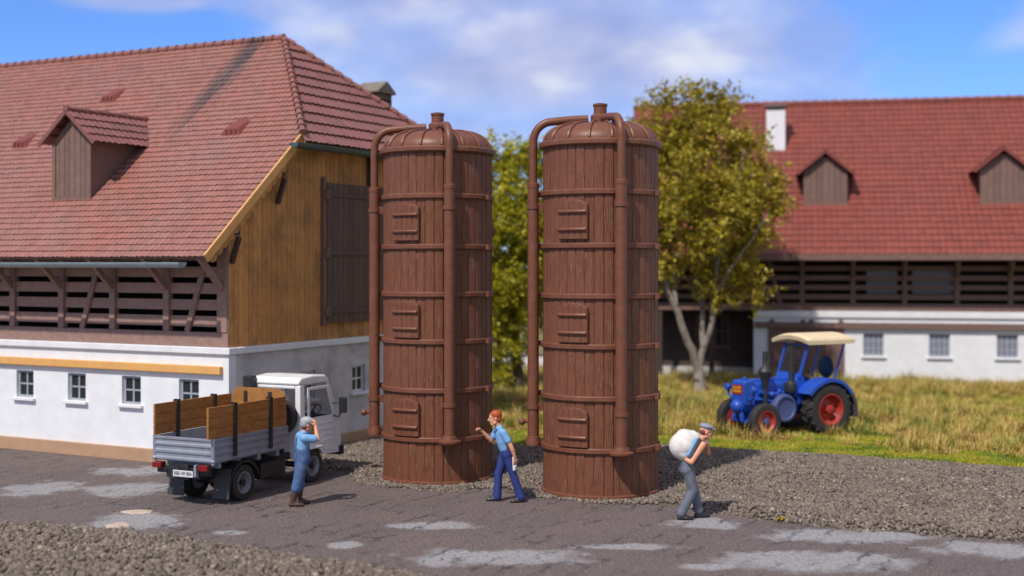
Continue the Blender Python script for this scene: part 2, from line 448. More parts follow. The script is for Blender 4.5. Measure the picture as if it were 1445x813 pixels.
# ochre boarded gable
def gtop(x):
    return min(zr(x), zr(WL - x), 7.42) - .16
p = MB(); x = 0.0
while x < WL - .01:
    wd = random.uniform(.15, .2); x1 = min(x + wd, WL); g = .012
    y0 = random.uniform(.0, .006)
    p.hexa([(x, y0, 2.66), (x1 - g, y0, 2.66), (x1 - g, .04, 2.66), (x, .04, 2.66), (x, y0, gtop(x)), (x1 - g, y0, gtop(x1)), (x1 - g, .04, gtop(x1)), (x, .04, gtop(x))])
    x = x1
p.build('gable_boarding', M['gable'], HL)
p = MB(); p.prism([(.02, 2.62), (WL - .02, 2.62), (WL - .02, gtop(WL)), (9.4, 7.2), (2.2, 7.2), (.02, gtop(0))], 1, .05, .2); p.build('gable_backing', M['dkbrown'], HL)
p = MB(); p.box(-.012, -.002, .0, .3, 2.99, 5.2); p.build('corner_board', M['slat'], HL)
# barn doors
for k, (a, b_) in enumerate(((3.52, 5.52), (5.56, 7.56))):
    p = MB(); n = 9
    for i in range(n):
        p.box(a + (b_ - a) * i / n, a + (b_ - a) * (i + 1) / n - .012, -.09, -.012, 3.05, 6.46)
    dr = p.build('barn_door', M['shutter'], HL)
    for z in (3.33, 4.75, 6.17):
        q = MB(); q.box(a + .05, b_ - .25, -.125, -.093, z - .045, z + .045); q.build('hinge_strap', M['shutter'], dr)
        q = MB(); xx = a - .02 if k == 0 else b_ + .02
        q.lathe([(.06, -.12), (.085, -.11), (.085, .11), (.06, .12)], at((xx, -.09, z)), 10); q.build('hinge', M['brown'], dr, smooth=True)
for a in (3.36, 7.6):
    p = MB(); p.box(a, a + .14, -.085, -.005, 3.0, 6.6); p.build('door_post', M['brown'], HL, bevel=.01)
p = MB(); p.box(5.32, 5.68, -.10, -.005, 6.5, 7.3); p.build('hoist_post', M['dkbrown'], HL, bevel=.01)
p = MB(); p.box(2.3, WL - 2.3, -.06, .15, 7.26, 7.40); p.build('tie_beam', M['dkbrown'], HL)
# roof
G = .25
E = 1.05
rb = Vector((2.3, -G, zr(2.3)))                       # where the hip meets the verge
apex = Vector((5.8, 3.0, ZRID))
hipdir = Vector((apex.x - rb.x, apex.y - rb.y, 0))
sl = Vector((1, 0, SLP))
cut_n = Vector((hipdir.y, -hipdir.x, 0)).normalized()  # points to the gable side
main = tile_sheet('roof', M['roof_old'], HL, (-E, -G, zr(-E)), (0, 1, 0), sl, LL + .6 + G, (5.8 + E) * math.hypot(1, SLP), wt=.15, row=.21, amp=.02, lift=.026, clips=[(rb, cut_n)])
slr = Vector((-1, 0, SLP))
cut_r = Vector((-cut_n.x, cut_n.y, 0))
tile_sheet('rear_slope', M['roof_old'], main, (WL + .15, -G, zr(-.15)), (0, 1, 0), slr, LL + .6 + G, (5.8 + .15) * math.hypot(1, SLP), row=.30, clips=[(Vector((WL - rb.x, rb.y, rb.z)), cut_r)])
hs = Vector((0, apex.y - rb.y, apex.z - rb.z)); hl_ = hs.length
hd = hs.normalized(); oy = .30
O = Vector((1.9, rb.y, rb.z)) - hd * oy
tile_sheet('hip_slope', M['roof_hip'], main, O, (1, 0, 0), hd, WL - 3.8, hl_ + oy, wt=.22, row=.42, lift=.05, clips=[(rb, -cut_n), (Vector((WL - rb.x, rb.y, rb.z)), -cut_r)])
ridge_caps('hip_ridge', M['roof_old'], main, rb + Vector((-.1, -.1, .02)), apex + Vector((0, 0, .03)), .30, .095)
ridge_caps('hip_ridge', M['roof_old'], main, Vector((WL - rb.x + .1, rb.y - .1, rb.z + .02)), apex + Vector((0, 0, .03)), .30, .095)
ridge_caps('ridge_tiles', M['roof_old'], main, apex + Vector((0, 0, .05)), Vector((5.8, LL + .6, ZRID + .03)), .34, .10)
# boards under the tiles
dk = MB(); nn = Vector((-SLP, 0, 1)).normalized()
def deck(pts, off0, off1, nrm):
    a = [Vector(p_) + nrm * off0 for p_ in pts]; b_ = [Vector(p_) + nrm * off1 for p_ in pts]; n = len(pts)
    dk.add(a + b_, [tuple(range(n - 1, -1, -1)), tuple(range(n, 2 * n))] + [(i, (i + 1) % n, n + (i + 1) % n, n + i) for i in range(n)])
deck([(-E + .03, -G + .02, zr(-E + .03)), (-E + .03, LL + .55, zr(-E + .03)), (5.78, LL + .55, zr(5.78)), (5.78, 3.05, zr(5.78)), (2.35, -G + .02, zr(2.35))], -.10, -.03, nn)
n2_ = Vector((SLP, 0, 1)).normalized()
deck([(WL + .12, -G + .02, zr(-.12)), (WL + .12, LL + .55, zr(-.12)), (5.82, LL + .55, zr(5.78)), (5.82, 3.05, zr(5.78)), (WL - 2.35, -G + .02, zr(2.35))], -.10, -.03, n2_)
n3_ = Vector((0, -hs.z, hs.y)).normalized()
deck([(2.2, rb.y - .2, rb.z - .2 * hs.z / hs.y), (WL - 2.2, rb.y - .2, rb.z - .2 * hs.z / hs.y), (5.85, 2.98, ZRID - .02), (5.75, 2.98, ZRID - .02)], -.10, -.03, n3_)
dk.build('roof_boarding', M['brown'], main)
# ochre verge board with a scalloped strip below
p = MB(); p.bar((-E - .02, -G - .04, zr(-E) - .04), (2.28, -G - .04, zr(2.28) - .04), .05, .20); p.build('verge_board', M['ochre'], HL, bevel=.012)
p = MB()
pa = Vector((-E + .15, -G + .01, zr(-E + .15) - .20)); pb = Vector((2.25, -G + .01, zr(2.25) - .20)); n = 17
for i in range(n):
    c = pa + (pb - pa) * ((i + .5) / n)
    p.lathe([(.001, -.012), (.135, -.012), (.135, .012), (.001, .012)], Matrix.Translation(c) @ AX['y'], 12)
p.build('scalloped_trim', M['gable'], HL)
for x in (-.05, 1.55):
    p = MB(); p.bar((x + .12, -G + .05, zr(x) - .28), (x + .12, .2, zr(x) - .28), .16, .22); p.build('purlin_end', M['dkbrown'], HL, bevel=.01)
    p = MB(); p.bar((x + .12, -.02, zr(x) - 1.0), (x + .12, -G + .02, zr(x) - .42), .10, .10); p.build('purlin_bracket', M['dkbrown'], HL, bevel=.01)
p = MB(); p.bar((WL - 1.67, -G + .05, zr(1.55) - .28), (WL - 1.67, .2, zr(1.55) - .28), .16, .22); p.build('purlin_end', M['dkbrown'], HL, bevel=.01)
# gutters
def gutter(a, b_, r, mat):
    a, b_ = Vector(a), Vector(b_); d = (b_ - a).normalized(); mb = MB(); k = 0
    side = d.cross(Vector((0, 0, 1))).normalized()
    ring = []
    for rr in (r, r * .86):
        ring.append([(math.cos(math.pi + math.pi * j / 10) * rr, math.sin(math.pi + math.pi * j / 10) * rr) for j in range(11)])
    prof = ring[0] + ring[1][::-1]
    n = len(prof)
    vs = [a + side * u + Vector((0, 0, v)) for u, v in prof] + [b_ + side * u + Vector((0, 0, v)) for u, v in prof]
    mb.add(vs, [(i, (i + 1) % n, n + (i + 1) % n, n + i) for i in range(n)] + [tuple(range(n)), tuple(range(2 * n - 1, n - 1, -1))])
    for q in (a, b_):
        h = [q + side * math.cos(math.pi + math.pi * j / 10) * r + Vector((0, 0, math.sin(math.pi + math.pi * j / 10) * r)) for j in range(11)]
        mb.add(h + [x + d * .02 for x in h], [tuple(range(11)), tuple(range(21, 10, -1))] + [(i, i + 1, 12 + i, 11 + i) for i in range(10)])
    return mb.build('gutter', mat, HL if a.z < 9 else None, smooth=True)
gutter((-E - .12, .25, 4.53), (-E - .12, LL + .5, 4.53), .12, M['zinc'])
gutter((1.45, -G - .42, rb.z - .28), (WL - 1.75, -G - .42, rb.z - .28), .13, M['zincgreen'])
# dormer, vents, chimney
dormer(main, .55, 5.31, .62, .92, zr(.55) + .02, 7.48, 8.2, 2.4, 3.15, M['brown'], M['roof_hip'], zr)
dormer(main, .55, 11.6, .62, .92, zr(.55) + .02, 7.48, 8.2, 2.4, 3.15, M['brown'], M['roof_hip'], zr)
for (x, y) in ((2.35, 1.93), (3.85, 7.49), (2.35, 9.2)):
    z = zr(x); v = MB()
    v.add([(x, y - .3, z + .02), (x, y + .3, z + .02), (x + .02, y + .2, z + .20), (x + .02, y - .2, z + .20), (x + .55, y - .2, zr(x + .55) + .02), (x + .55, y + .2, zr(x + .55) + .02)],
          [(0, 1, 2, 3), (3, 2, 5, 4), (0, 3, 4), (1, 5, 2)])
    for d in (-.14, 0, .14): v.box(x - .02, x + .01, y + d - .02, y + d + .02, z + .02, z + .17)
    v.build('roof_vent', M['roof_red'], main)
cx, cy = 8.15, 1.66
p = MB(); p.box(cx - .36, cx + .36, cy - .33, cy + .33, 7.9, 9.22); ch = p.build('chimney', M['chim'], main, bevel=.01)
p = MB(); p.prism([(cx - .45, 9.23), (cx + .45, 9.23), (cx + .45, 9.28), (cx, 9.58), (cx - .45, 9.28)], 1, cy - .42, cy + .42); p.build('chimney_cap', M['chimcap'], ch, bevel=.01)
p = MB()
for d in (-.2, .0, .2): p.box(cx + d - .07, cx + d + .07, cy - .338, cy - .333, 8.75, 9.08)
p.build('chimney_louvre', M['loftdark'], ch)

# ------------------------------------------------------------------ right farmhouse
HR = thing('farmhouse', 'farmhouse behind the tractor with bright red roof, white wall and brown sliding door', 'farmhouse', (12.8, 49.6, 0), math.atan2(.978, .208))
YA, YB, WR = -9.5, 8.45, 11.6
SR = .903
zq = lambda x: 6.02 + SR * x
p = MB(); wall_holes(p, 0, 0, .25, YA, 3.6, .0, 2.45, [(-1.22, -.47, 1.01, 1.87), (-3.6, -2.85, 1.01, 1.87), (-6.0, -5.25, 1.01, 1.87), (.26, 3.02, 0, 2.1)])
p.build('front_wall', M['plaster'], HR)
for a in (-1.22, -3.6, -6.0): window(HR, 0, 0, -1, a, a + .75, 1.01, 1.87, 4, 3, M['winframe'], M['curtain'])
p = MB(); p.box(-.08, .25, YA, 3.6, 2.452, 2.70); p.build('front_ledge', M['plaster'], HR, bevel=.02)
p = MB(); p.box(-.05, .3, YA, .25, -.1, .16); p.build('plinth', M['plaster_grey'], HR)
p = MB(); n = 16
for i in range(n): p.box(-.06, -.01, .22 + 2.84 * i / n, .22 + 2.84 * (i + 1) / n - .012, .05, 2.08)
sdr = p.build('sliding_door', M['brown'], HR)
p = MB()
for z in (.5, 1.6): p.box(-.085, -.062, .3, 3.0, z - .06, z + .06)
p.build('door_ledger', M['brown'], sdr)
p = MB(); p.box(-.16, -.085, YA + 1, 3.55, 2.05, 2.27); p.build('door_rail', M['brown'], HR)
for y in (.35, 1.45, 1.75, 2.9):
    p = MB(); p.lathe([(.09, -.03), (.1, 0), (.09, .03)], at((-.13, y, 2.29), 'x'), 12); p.build('rail_roller', M['brown'], HR)
# recessed timber part on the left
p = MB(); n = 10
for i in range(n): p.box(1.5, 1.55, 3.62, YB, .42 + i * .25, .42 + (i + 1) * .25 - .012)
p.build('recessed_boarding', M['dkbrown'], HR)  # dark board colour also carries the shade under eave and tree
p = MB(); p.box(1.3, 1.56, 3.62, YB, -.1, .40); p.build('recess_plinth', M['plaster_grey'], HR)
p = MB(); p.box(.0, .25, 3.62, YB + .2, -.1, .12); p.build('porch_step', M['plaster_grey'], HR)
p = MB(); p.box(.251, 1.5, 3.45, 3.6, 0, 2.7); p.build('recess_side', M['dkbrown'], HR)
window(HR, 0, 1.5, -1, 4.6, 5.9, 1.2, 2.45, 5, 2, M['brown'], M['glass'], sill=True, sm=M['brown']).location.x = -.12
for y in (5.2, 7.2, 9.1):
    p = MB(); p.box(.0, .2, y - .1, y + .1, .12, 2.7); p.build('porch_post', M['dkbrown'], HR, bevel=.01)
p = MB(); p.box(1.56, WR, YB - .2, YB, 0, 5.2); p.box(1.56, WR, YA, YA + .2, 0, 5.2); p.box(WR - .2, WR, YA + .21, YB - .21, 0, 4.0); p.build('rear_wall', M['dkbrown'], HR)
for yy in (YA + .02, YB - .22):
    p = MB(); p.prism([(0.1, 5.2), (WR - .1, 5.2), (5.8, zq(5.8) - .4)], 1, yy, yy + .2); p.build('gable', M['dkbrown'], HR)
# slatted loft
p = MB(); p.box(-.04, .2, YA, YB, 2.705, 2.99); p.build('sill_beam', M['brown'], HR)
p = MB()
for k in range(6): p.box(.02, .07, YA, YB, 3.14 + k * .36, 3.14 + k * .36 + .19)
p.build('slat_panel', M['brown'], HR)
for y in [-1.98 + 1.88 * k for k in range(-3, 6)]:
    p = MB(); p.box(-.05, .1, y - .09, y + .09, 2.995, 5.6); p.build('post', M['brown'], HR)
    p = MB(); p.bar((-.06, y, 4.0), (-1.0, y, 4.95), .11, .11); p.build('brace', M['brown'], HR)
p = MB(); p.bar((0, 2.6, 2.995), (0, 3.2, 5.3), .14, .07, up=(1, 0, 0)); p.build('diagonal_strut', M['brown'], HR)
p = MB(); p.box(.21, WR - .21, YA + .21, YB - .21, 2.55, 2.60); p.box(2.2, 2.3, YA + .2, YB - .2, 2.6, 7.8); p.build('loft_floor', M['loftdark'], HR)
p = MB(); p.box(.6, .66, -1.75, -.62, 3.35, 4.25); p.box(.6, .66, -3.9, -2.3, 3.35, 4.25); p.build('loft_sky_sheet', M['curtain'], HR)  # pale sheets added behind the slats for sky seen through the loft
ER = 1.3
rm = tile_sheet('roof', M['roof_red'], HR, (-ER, YA - .4, zq(-ER)), (0, 1, 0), (1, 0, SR), YB - YA + .8, (5.8 + ER) * math.hypot(1, SR), wt=.24, row=.36, amp=.028)
tile_sheet('rear_slope', M['roof_red'], rm, (WR + ER, YA - .4, zq(-ER)), (0, 1, 0), (-1, 0, SR), YB - YA + .8, (5.8 + ER) * math.hypot(1, SR), wt=.24, row=.36)
ridge_caps('ridge_tiles', M['roof_red'], rm, (5.8, YA - .4, zq(5.8) + .05), (5.8, YB + .4, zq(5.8) + .05), .4, .13)
dk = MB(); nn = Vector((-SR, 0, 1)).normalized(); n2_ = Vector((SR, 0, 1)).normalized()
deck([(-ER + .03, YA - .38, zq(-ER + .03)), (-ER + .03, YB + .38, zq(-ER + .03)), (5.78, YB + .38, zq(5.78)), (5.78, YA - .38, zq(5.78))], -.10, -.03, nn)
deck([(WR + ER - .03, YA - .38, zq(-ER + .03)), (WR + ER - .03, YB + .38, zq(-ER + .03)), (5.82, YB + .38, zq(5.78)), (5.82, YA - .38, zq(5.78))], -.10, -.03, n2_)
dk.build('roof_boarding', M['brown'], rm)
p = MB(); p.box(-ER - .05, -ER + .02, YA - .4, YB + .4, zq(-ER) - .22, zq(-ER) + .0); p.build('eave_board', M['brown'], HR)
dormer(rm, .8, .9, .80, 1.06, zq(.8) + .02, 8.05, 8.85, 2.4, 3.2, M['brown'], M['roof_red'], zq)
dormer(rm, .8, -5.6, .80, 1.06, zq(.8) + .02, 8.05, 8.85, 2.4, 3.2, M['brown'], M['roof_red'], zq)
cx, cy = 3.75, 2.8
p = MB(); p.box(cx - .36, cx + .36, cy - .38, cy + .38, 8.9, 10.75); ch = p.build('chimney', M['plaster'], rm, bevel=.015)
p = MB(); p.box(cx - .3, cx + .3, cy - .32, cy + .32, 10.755, 10.9); p.box(cx - .44, cx + .44, cy - .46, cy + .46, 10.905, 10.98); p.build('chimney_cap', M['chimcap'], ch, bevel=.01)
# ------------------------------------------------------------------ ground
def gp(px, py):                                         # point of the flat ground, measured off a sketch of the site
    Y = 8325.0 / (py - 372.0); return ((px - 722.5) / 1850.0 * Y, Y)
def inpoly(P, poly):
    x, y = P[:, 0], P[:, 1]; r = np.zeros(len(P), bool); n = len(poly)
    for i in range(n):
        x0, y0 = poly[i]; x1, y1 = poly[(i + 1) % n]
        c = ((y0 > y) != (y1 > y))
        xi = (x1 - x0) * (y - y0) / ((y1 - y0) if abs(y1 - y0) > 1e-9 else 1e-9) + x0
        r ^= c & (x < xi)
    return r
def vnoise(P, s, seed):                                 # smooth value noise on the plane
    g = np.random.default_rng(seed).random((256, 256)); q = P * s + 500.0
    i = np.floor(q).astype(int); f = q - i; f = f * f * (3 - 2 * f)
    a = g[i[:, 0] % 256, i[:, 1] % 256]; b_ = g[(i[:, 0] + 1) % 256, i[:, 1] % 256]
    c = g[i[:, 0] % 256, (i[:, 1] + 1) % 256]; d = g[(i[:, 0] + 1) % 256, (i[:, 1] + 1) % 256]
    return (a * (1 - f[:, 0]) + b_ * f[:, 0]) * (1 - f[:, 1]) + (c * (1 - f[:, 0]) + d * f[:, 0]) * f[:, 1]

M['soil'] = pm('meadow_soil', (.16, .15, .035), (.20, .15, .05), rough=.95, scale=.6, bump=.5, bscale=12, bdist=.05)
gme = MB(); gme.add([(-900, -200, -.004), (900, -200, -.004), (900, 1600, -.004), (-900, 1600, -.004)], [(0, 1, 2, 3)])
structure(gme.build('ground', M['soil']))

# asphalt yard
m, t, b = new_mat('old_asphalt')
c = N(t, 'ShaderNodeTexCoord')
def nz(scale, detail=6.0, rough=.6, vec=None):
    n = N(t, 'ShaderNodeTexNoise', Scale=scale, Detail=detail, Roughness=rough); t.links.new(vec or c.outputs['Object'], n.inputs['Vector']); return n.outputs['Fac']
base = mixc(t, ramp(t, nz(.55), [(.35, 0.0), (.65, 1.0)]), (.142, .105, .095), (.108, .083, .077))
spk = nz(27.0, 3.0, .75)
base = mixc(t, ramp(t, spk, [(.53, 0.0), (.64, .8)]), base, (.36, .29, .255))
base = mixc(t, ramp(t, nz(19.0, 3.0, .75), [(.54, 0.0), (.66, .75)]), base, (.032, .026, .026))
# worn paler areas
sp = N(t, 'ShaderNodeSeparateXYZ'); t.links.new(c.outputs['Object'], sp.inputs[0])
dist = None
wx = math_node(t, 'MULTIPLY', math_node(t, 'SUBTRACT', nz(1.5, 8.0, .68), .5), 2.4)
for (px, py, rx, ry) in ((195, 665, 75, 7), (185, 691, 70, 12), (190, 735, 75, 14), (325, 752, 26, 4), (487, 770, 26, 6), (610, 742, 75, 6), (690, 787, 150, 13),
                         (992, 739, 62, 9), (890, 772, 80, 6), (1190, 757, 130, 12), (1140, 793, 170, 16), (1390, 775, 90, 14), (60, 690, 60, 12), (430, 800, 60, 7), (1000, 800, 50, 6)):
    X, Y = gp(px, py); ax_ = rx / 1850 * Y; ay = ry * Y * Y / 8325
    dx = math_node(t, 'DIVIDE', math_node(t, 'SUBTRACT', sp.outputs[0], X), ax_)
    dy = math_node(t, 'DIVIDE', math_node(t, 'SUBTRACT', sp.outputs[1], Y), ay)
    q = math_node(t, 'SQRT', math_node(t, 'ADD', math_node(t, 'MULTIPLY', dx, dx), math_node(t, 'MULTIPLY', dy, dy)))
    dist = q if dist is None else math_node(t, 'MINIMUM', dist, q)
wear = ramp(t, math_node(t, 'ADD', dist, wx), [(.62, 1.0), (.98, 0.0)])
wear = math_node(t, 'MULTIPLY', wear, ramp(t, nz(16.0, 4.0, .7), [(.36, .25), (.56, .95)]))
wcol = mixc(t, ramp(t, nz(30.0, 3.0, .7), [(.4, 0.0), (.65, 1.0)]), (.42, .41, .41), (.26, .255, .26))
base = mixc(t, wear, base, wcol)
# faint dark joints and cracks
mp = N(t, 'ShaderNodeMapping', Rotation=(0, 0, R(-60))); 
dn = N(t, 'ShaderNodeTexNoise', Scale=2.8, Detail=8.0); t.links.new(c.outputs['Object'], dn.inputs['Vector'])
va = N(t, 'ShaderNodeVectorMath', operation='SCALE', Scale=.55); t.links.new(dn.outputs['Color'], va.inputs[0])
vb = N(t, 'ShaderNodeVectorMath', operation='ADD'); t.links.new(c.outputs['Object'], vb.inputs[0]); t.links.new(va.outputs[0], vb.inputs[1])
t.links.new(vb.outputs[0], mp.inputs[0])
br = N(t, 'ShaderNodeTexBrick', Scale=1.0); t.links.new(mp.outputs[0], br.inputs['Vector'])
br.inputs['Mortar Size'].default_value = .045; br.inputs['Brick Width'].default_value = 2.1; br.inputs['Row Height'].default_value = .48; br.inputs['Mortar Smooth'].default_value = .3
crack = math_node(t, 'MULTIPLY', br.outputs['Fac'], ramp(t, nz(.8, 6.0, .75), [(.47, 0.0), (.58, 1.0)]))
crack = math_node(t, 'MULTIPLY', crack, ramp(t, nz(4.5, 5.0, .85), [(.42, 0.05), (.52, 1.0)]))
base = mixc(t, math_node(t, 'MULTIPLY', crack, .72), base, (.022, .022, .026))
t.links.new(base, b.inputs['Base Color']); b.inputs['Roughness'].default_value = .85
bp = N(t, 'ShaderNodeBump', Strength=.9, Distance=.03); hgt = math_node(t, 'SUBTRACT', spk, math_node(t, 'MULTIPLY', crack, .5)); t.links.new(hgt, bp.inputs['Height']); t.links.new(bp.outputs[0], b.inputs['Normal'])
M['asphalt'] = m
ya = MB(); ya.add([(-24, 6, .004), (30, 6, .004), (30, 24.6, .004), (4, 26.2, .004), (-3.0, 28.8, .004), (-4.5, 31.5, .004), (-10, 31.5, .004), (-24, 39.5, .004)], [tuple(range(8))])
structure(ya.build('asphalt_yard', M['asphalt']))

# loose gravel: a low bumpy bed with stones lying on it
m, t, b = new_mat('grey_brown_gravel')
g = N(t, 'ShaderNodeNewGeometry'); c = N(t, 'ShaderNodeTexCoord')
col = ramp(t, g.outputs['Random Per Island'], [(0, (.085, .066, .052)), (.5, (.172, .135, .105)), (.95, (.235, .187, .145)), (1.0, (.38, .31, .24))])
n = N(t, 'ShaderNodeTexNoise', Scale=1.6, Detail=5.0); t.links.new(c.outputs['Object'], n.inputs['Vector'])
hsv = N(t, 'ShaderNodeHueSaturation'); t.links.new(col, hsv.inputs['Color']); t.links.new(math_node(t, 'MULTIPLY_ADD', n.outputs['Fac'], .5, .72), hsv.inputs['Value'])
t.links.new(hsv.outputs[0], b.inputs['Base Color']); b.inputs['Roughness'].default_value = .9
n = N(t, 'ShaderNodeTexNoise', Scale=60.0, Detail=4.0); t.links.new(c.outputs['Object'], n.inputs['Vector'])
bp = N(t, 'ShaderNodeBump', Strength=.5, Distance=.01); t.links.new(n.outputs['Fac'], bp.inputs['Height']); t.links.new(bp.outputs[0], b.inputs['Normal'])
M['gravel'] = m
M['gravelbed'] = pm('gravel_bed', (.125, .094, .07), (.095, .072, .053), rough=.95, scale=9, bump=.8, bscale=26, bdist=.04)

phi = (1 + 5 ** .5) / 2
ico_v = np.array([(-1, phi, 0), (1, phi, 0), (-1, -phi, 0), (1, -phi, 0), (0, -1, phi), (0, 1, phi), (0, -1, -phi), (0, 1, -phi), (phi, 0, -1), (phi, 0, 1), (-phi, 0, -1), (-phi, 0, 1)]) / math.hypot(1, phi)
ico_f = np.array([(0, 11, 5), (0, 5, 1), (0, 1, 7), (0, 7, 10), (0, 10, 11), (1, 5, 9), (5, 11, 4), (11, 10, 2), (10, 7, 6), (7, 1, 8), (3, 9, 4), (3, 4, 2), (3, 2, 6), (3, 6, 8), (3, 8, 9), (4, 9, 5), (2, 4, 11), (6, 2, 10), (8, 6, 7), (9, 8, 1)])
def stones(P, size, z):
    n = len(P)
    jit = 1 + rng.normal(0, .12, (n, 12, 1))
    V = ico_v[None] * jit * rng.uniform(.75, 1.1, (n, 1, 3))
    a = rng.uniform(0, 2 * np.pi, n); bq = rng.uniform(0, 2 * np.pi, n)
    ca, sa, cb, sb = np.cos(a), np.sin(a), np.cos(bq), np.sin(bq)
    Rz = np.zeros((n, 3, 3)); Rz[:, 0, 0] = ca; Rz[:, 0, 1] = -sa; Rz[:, 1, 0] = sa; Rz[:, 1, 1] = ca; Rz[:, 2, 2] = 1
    Rx = np.zeros((n, 3, 3)); Rx[:, 0, 0] = 1; Rx[:, 1, 1] = cb; Rx[:, 1, 2] = -sb; Rx[:, 2, 1] = sb; Rx[:, 2, 2] = cb
    V = np.einsum('nij,nkj->nki', Rz @ Rx, V) * size[:, None, None]
    V[:, :, 0] += P[:, 0:1]; V[:, :, 1] += P[:, 1:2]; V[:, :, 2] += z[:, None]
    F = (ico_f[None] + (np.arange(n) * 12)[:, None, None]).reshape(-1, 3)
    return V.reshape(-1, 3), F
SILOS = ((1.75, 26.0), (-1.566, 27.6))
def gravel(name, bedname, poly, dens, smin, smax, hmax, edge):
    poly = np.array(poly); lo, hi = poly.min(0), poly.max(0)
    def height(P):
        d = np.full(len(P), 9.0)
        for i in range(len(poly)):
            a = poly[i]; b_ = poly[(i + 1) % len(poly)]; ab = b_ - a
            tt = np.clip(((P - a) @ ab) / (ab @ ab), 0, 1); d = np.minimum(d, np.hypot(*(P - a - tt[:, None] * ab).T))
        ds = np.minimum(*[np.hypot(P[:, 0] - sx_, P[:, 1] - sy_) for sx_, sy_ in SILOS])
        return np.clip((ds - 1.12) / .8, 0.05, 1) * np.clip(d / edge, 0, 1) ** .7 * hmax * (.55 + .6 * vnoise(P, .9, 3) + .35 * vnoise(P, 3.5, 4)), d
    st = .14
    nx, ny = int((hi[0] - lo[0]) / st) + 2, int((hi[1] - lo[1]) / st) + 2
    gx, gy = np.meshgrid(lo[0] + np.arange(nx) * st, lo[1] + np.arange(ny) * st)
    P = np.stack([gx.ravel(), gy.ravel()], 1); h, _ = height(P)
    keep = inpoly(P, poly)
    V = np.column_stack([P, h - .02 + .0]); V[~keep, 2] = -.05
    a = (np.arange(ny - 1)[:, None] * nx + np.arange(nx - 1)[None])
    F = np.stack([a, a + 1, a + nx + 1, a + nx], -1).reshape(-1, 4)
    F = F[keep[F].any(1)]
    me = np_mesh(bedname, V, 4, F); structure(link(bedname, me, M['gravelbed'], smooth=True, angle=180))
    n = int((hi[0] - lo[0]) * (hi[1] - lo[1]) * dens)
    P = rng.uniform(lo - .15, hi + .15, (n, 2))
    Pn = P + (np.stack([vnoise(P, 1.7, 11), vnoise(P, 1.7, 12)], 1) - .5) * .5 + rng.normal(0, .05, P.shape)
    k = inpoly(Pn, poly)
    for (sx_, sy_) in SILOS: k &= np.hypot(P[:, 0] - sx_, P[:, 1] - sy_) > 1.17
    P = P[k]; h, d = height(P)
    size = rng.uniform(smin, smax, len(P)) * np.where(rng.random(len(P)) < .06, 1.5, 1.0)
    V, F = stones(P, size, h * inpoly(P, poly) + size * .25)
    me = np_mesh(name, V, 3, F); o = link(name, me, M['gravel']); o['kind'] = 'stuff'
    return o
road_edge = [gp(x, y) for x, y in ((470, 664), (545, 689), (640, 693), (690, 690), (760, 704), (850, 714), (930, 714), (1000, 722), (1100, 738), (1300, 755), (1500, 770), (1900, 792))]
grass_edge = [gp(x, y) for x, y in ((2050, 700), (1560, 672), (1295, 653), (1150, 644), (1000, 634), (930, 630), (750, 634), (690, 622), (600, 618))]
yard_poly = road_edge + grass_edge + [(-2.6, 34.2), (-3.2, 34.2), (-6.1, 28.8)]
gravel('gravel', 'gravel_ground', yard_poly, 470, .024, .040, .10, .5)
fore = [gp(x, y) for x, y in ((-120, 738), (60, 744), (160, 750), (300, 768), (440, 790), (540, 806), (620, 822))] + [(.2, 14.5), (-14, 14.5)]
gravel('foreground_gravel', 'foreground_gravel_ground', fore, 330, .026, .050, .10, .5)
# a few loose stones kicked on to the asphalt
P = np.array([gp(random.uniform(60, 1400), random.uniform(690, 800)) for _ in range(60)] + [gp(random.gauss(600, 250), 705 + random.random() * 18) for _ in range(50)])
V, F = stones(P, rng.uniform(.012, .028, len(P)), np.full(len(P), .014)); o = link('loose_stones', np_mesh('loose_stones', V, 3, F), M['gravel']); o['kind'] = 'stuff'
M['sand'] = pm('pale_sand', (.55, .42, .33), (.42, .33, .26), rough=.95, scale=14, bump=.6, bscale=60)
for (px, py, rx, ry) in ((192, 723, 22, 3.2), (165, 742, 16, 4)):
    X, Y = gp(px, py); s_ = MB(); n = 30
    pts = []
    for i in range(n):
        a = 2 * math.pi * i / n; k = 1 + random.uniform(-.22, .22)
        pts.append((X + math.cos(a) * rx / 1850 * Y * k, Y + math.sin(a) * ry * Y * Y / 8325 * k))
    s_.add([(x, y, .006) for x, y in pts] + [(X + (x - X) * .6, Y + (y - Y) * .6, .03) for x, y in pts], [(i, (i + 1) % n, n + (i + 1) % n, n + i) for i in range(n)] + [tuple(range(n, 2 * n))])
    tag(s_.build('sand_heap', M['sand']), 'small pale sand patch spilled on the asphalt behind the truck' if px > 180 else 'small pale sand patch at the edge of the foreground gravel', 'sand')

# meadow grass
def grass_mat(name, stops, rough=.6):
    m, t, b = new_mat(name)
    g = N(t, 'ShaderNodeNewGeometry'); c = N(t, 'ShaderNodeTexCoord')
    n = N(t, 'ShaderNodeTexNoise', Scale=1.1, Detail=4.0); t.links.new(c.outputs['Object'], n.inputs['Vector'])
    f = math_node(t, 'ADD', math_node(t, 'MULTIPLY', g.outputs['Random Per Island'], .40), math_node(t, 'MULTIPLY_ADD', n.outputs['Fac'], 2.2, -.78))
    t.links.new(ramp(t, f, stops), b.inputs['Base Color'])
    b.inputs['Roughness'].default_value = rough
    b.inputs['Subsurface Weight'].default_value = 0
    return m
M['grass'] = grass_mat('dry_meadow_grass', [(.12, (.11, .17, .015)), (.32, (.26, .25, .03)), (.5, (.46, .34, .07)), (.8, (.52, .35, .10)), (1.0, (.30, .17, .05))])
M['turf'] = grass_mat('short_yellow_turf', [(.1, (.12, .19, .01)), (.45, (.30, .32, .015)), (.75, (.42, .38, .02)), (1, (.40, .26, .04))])
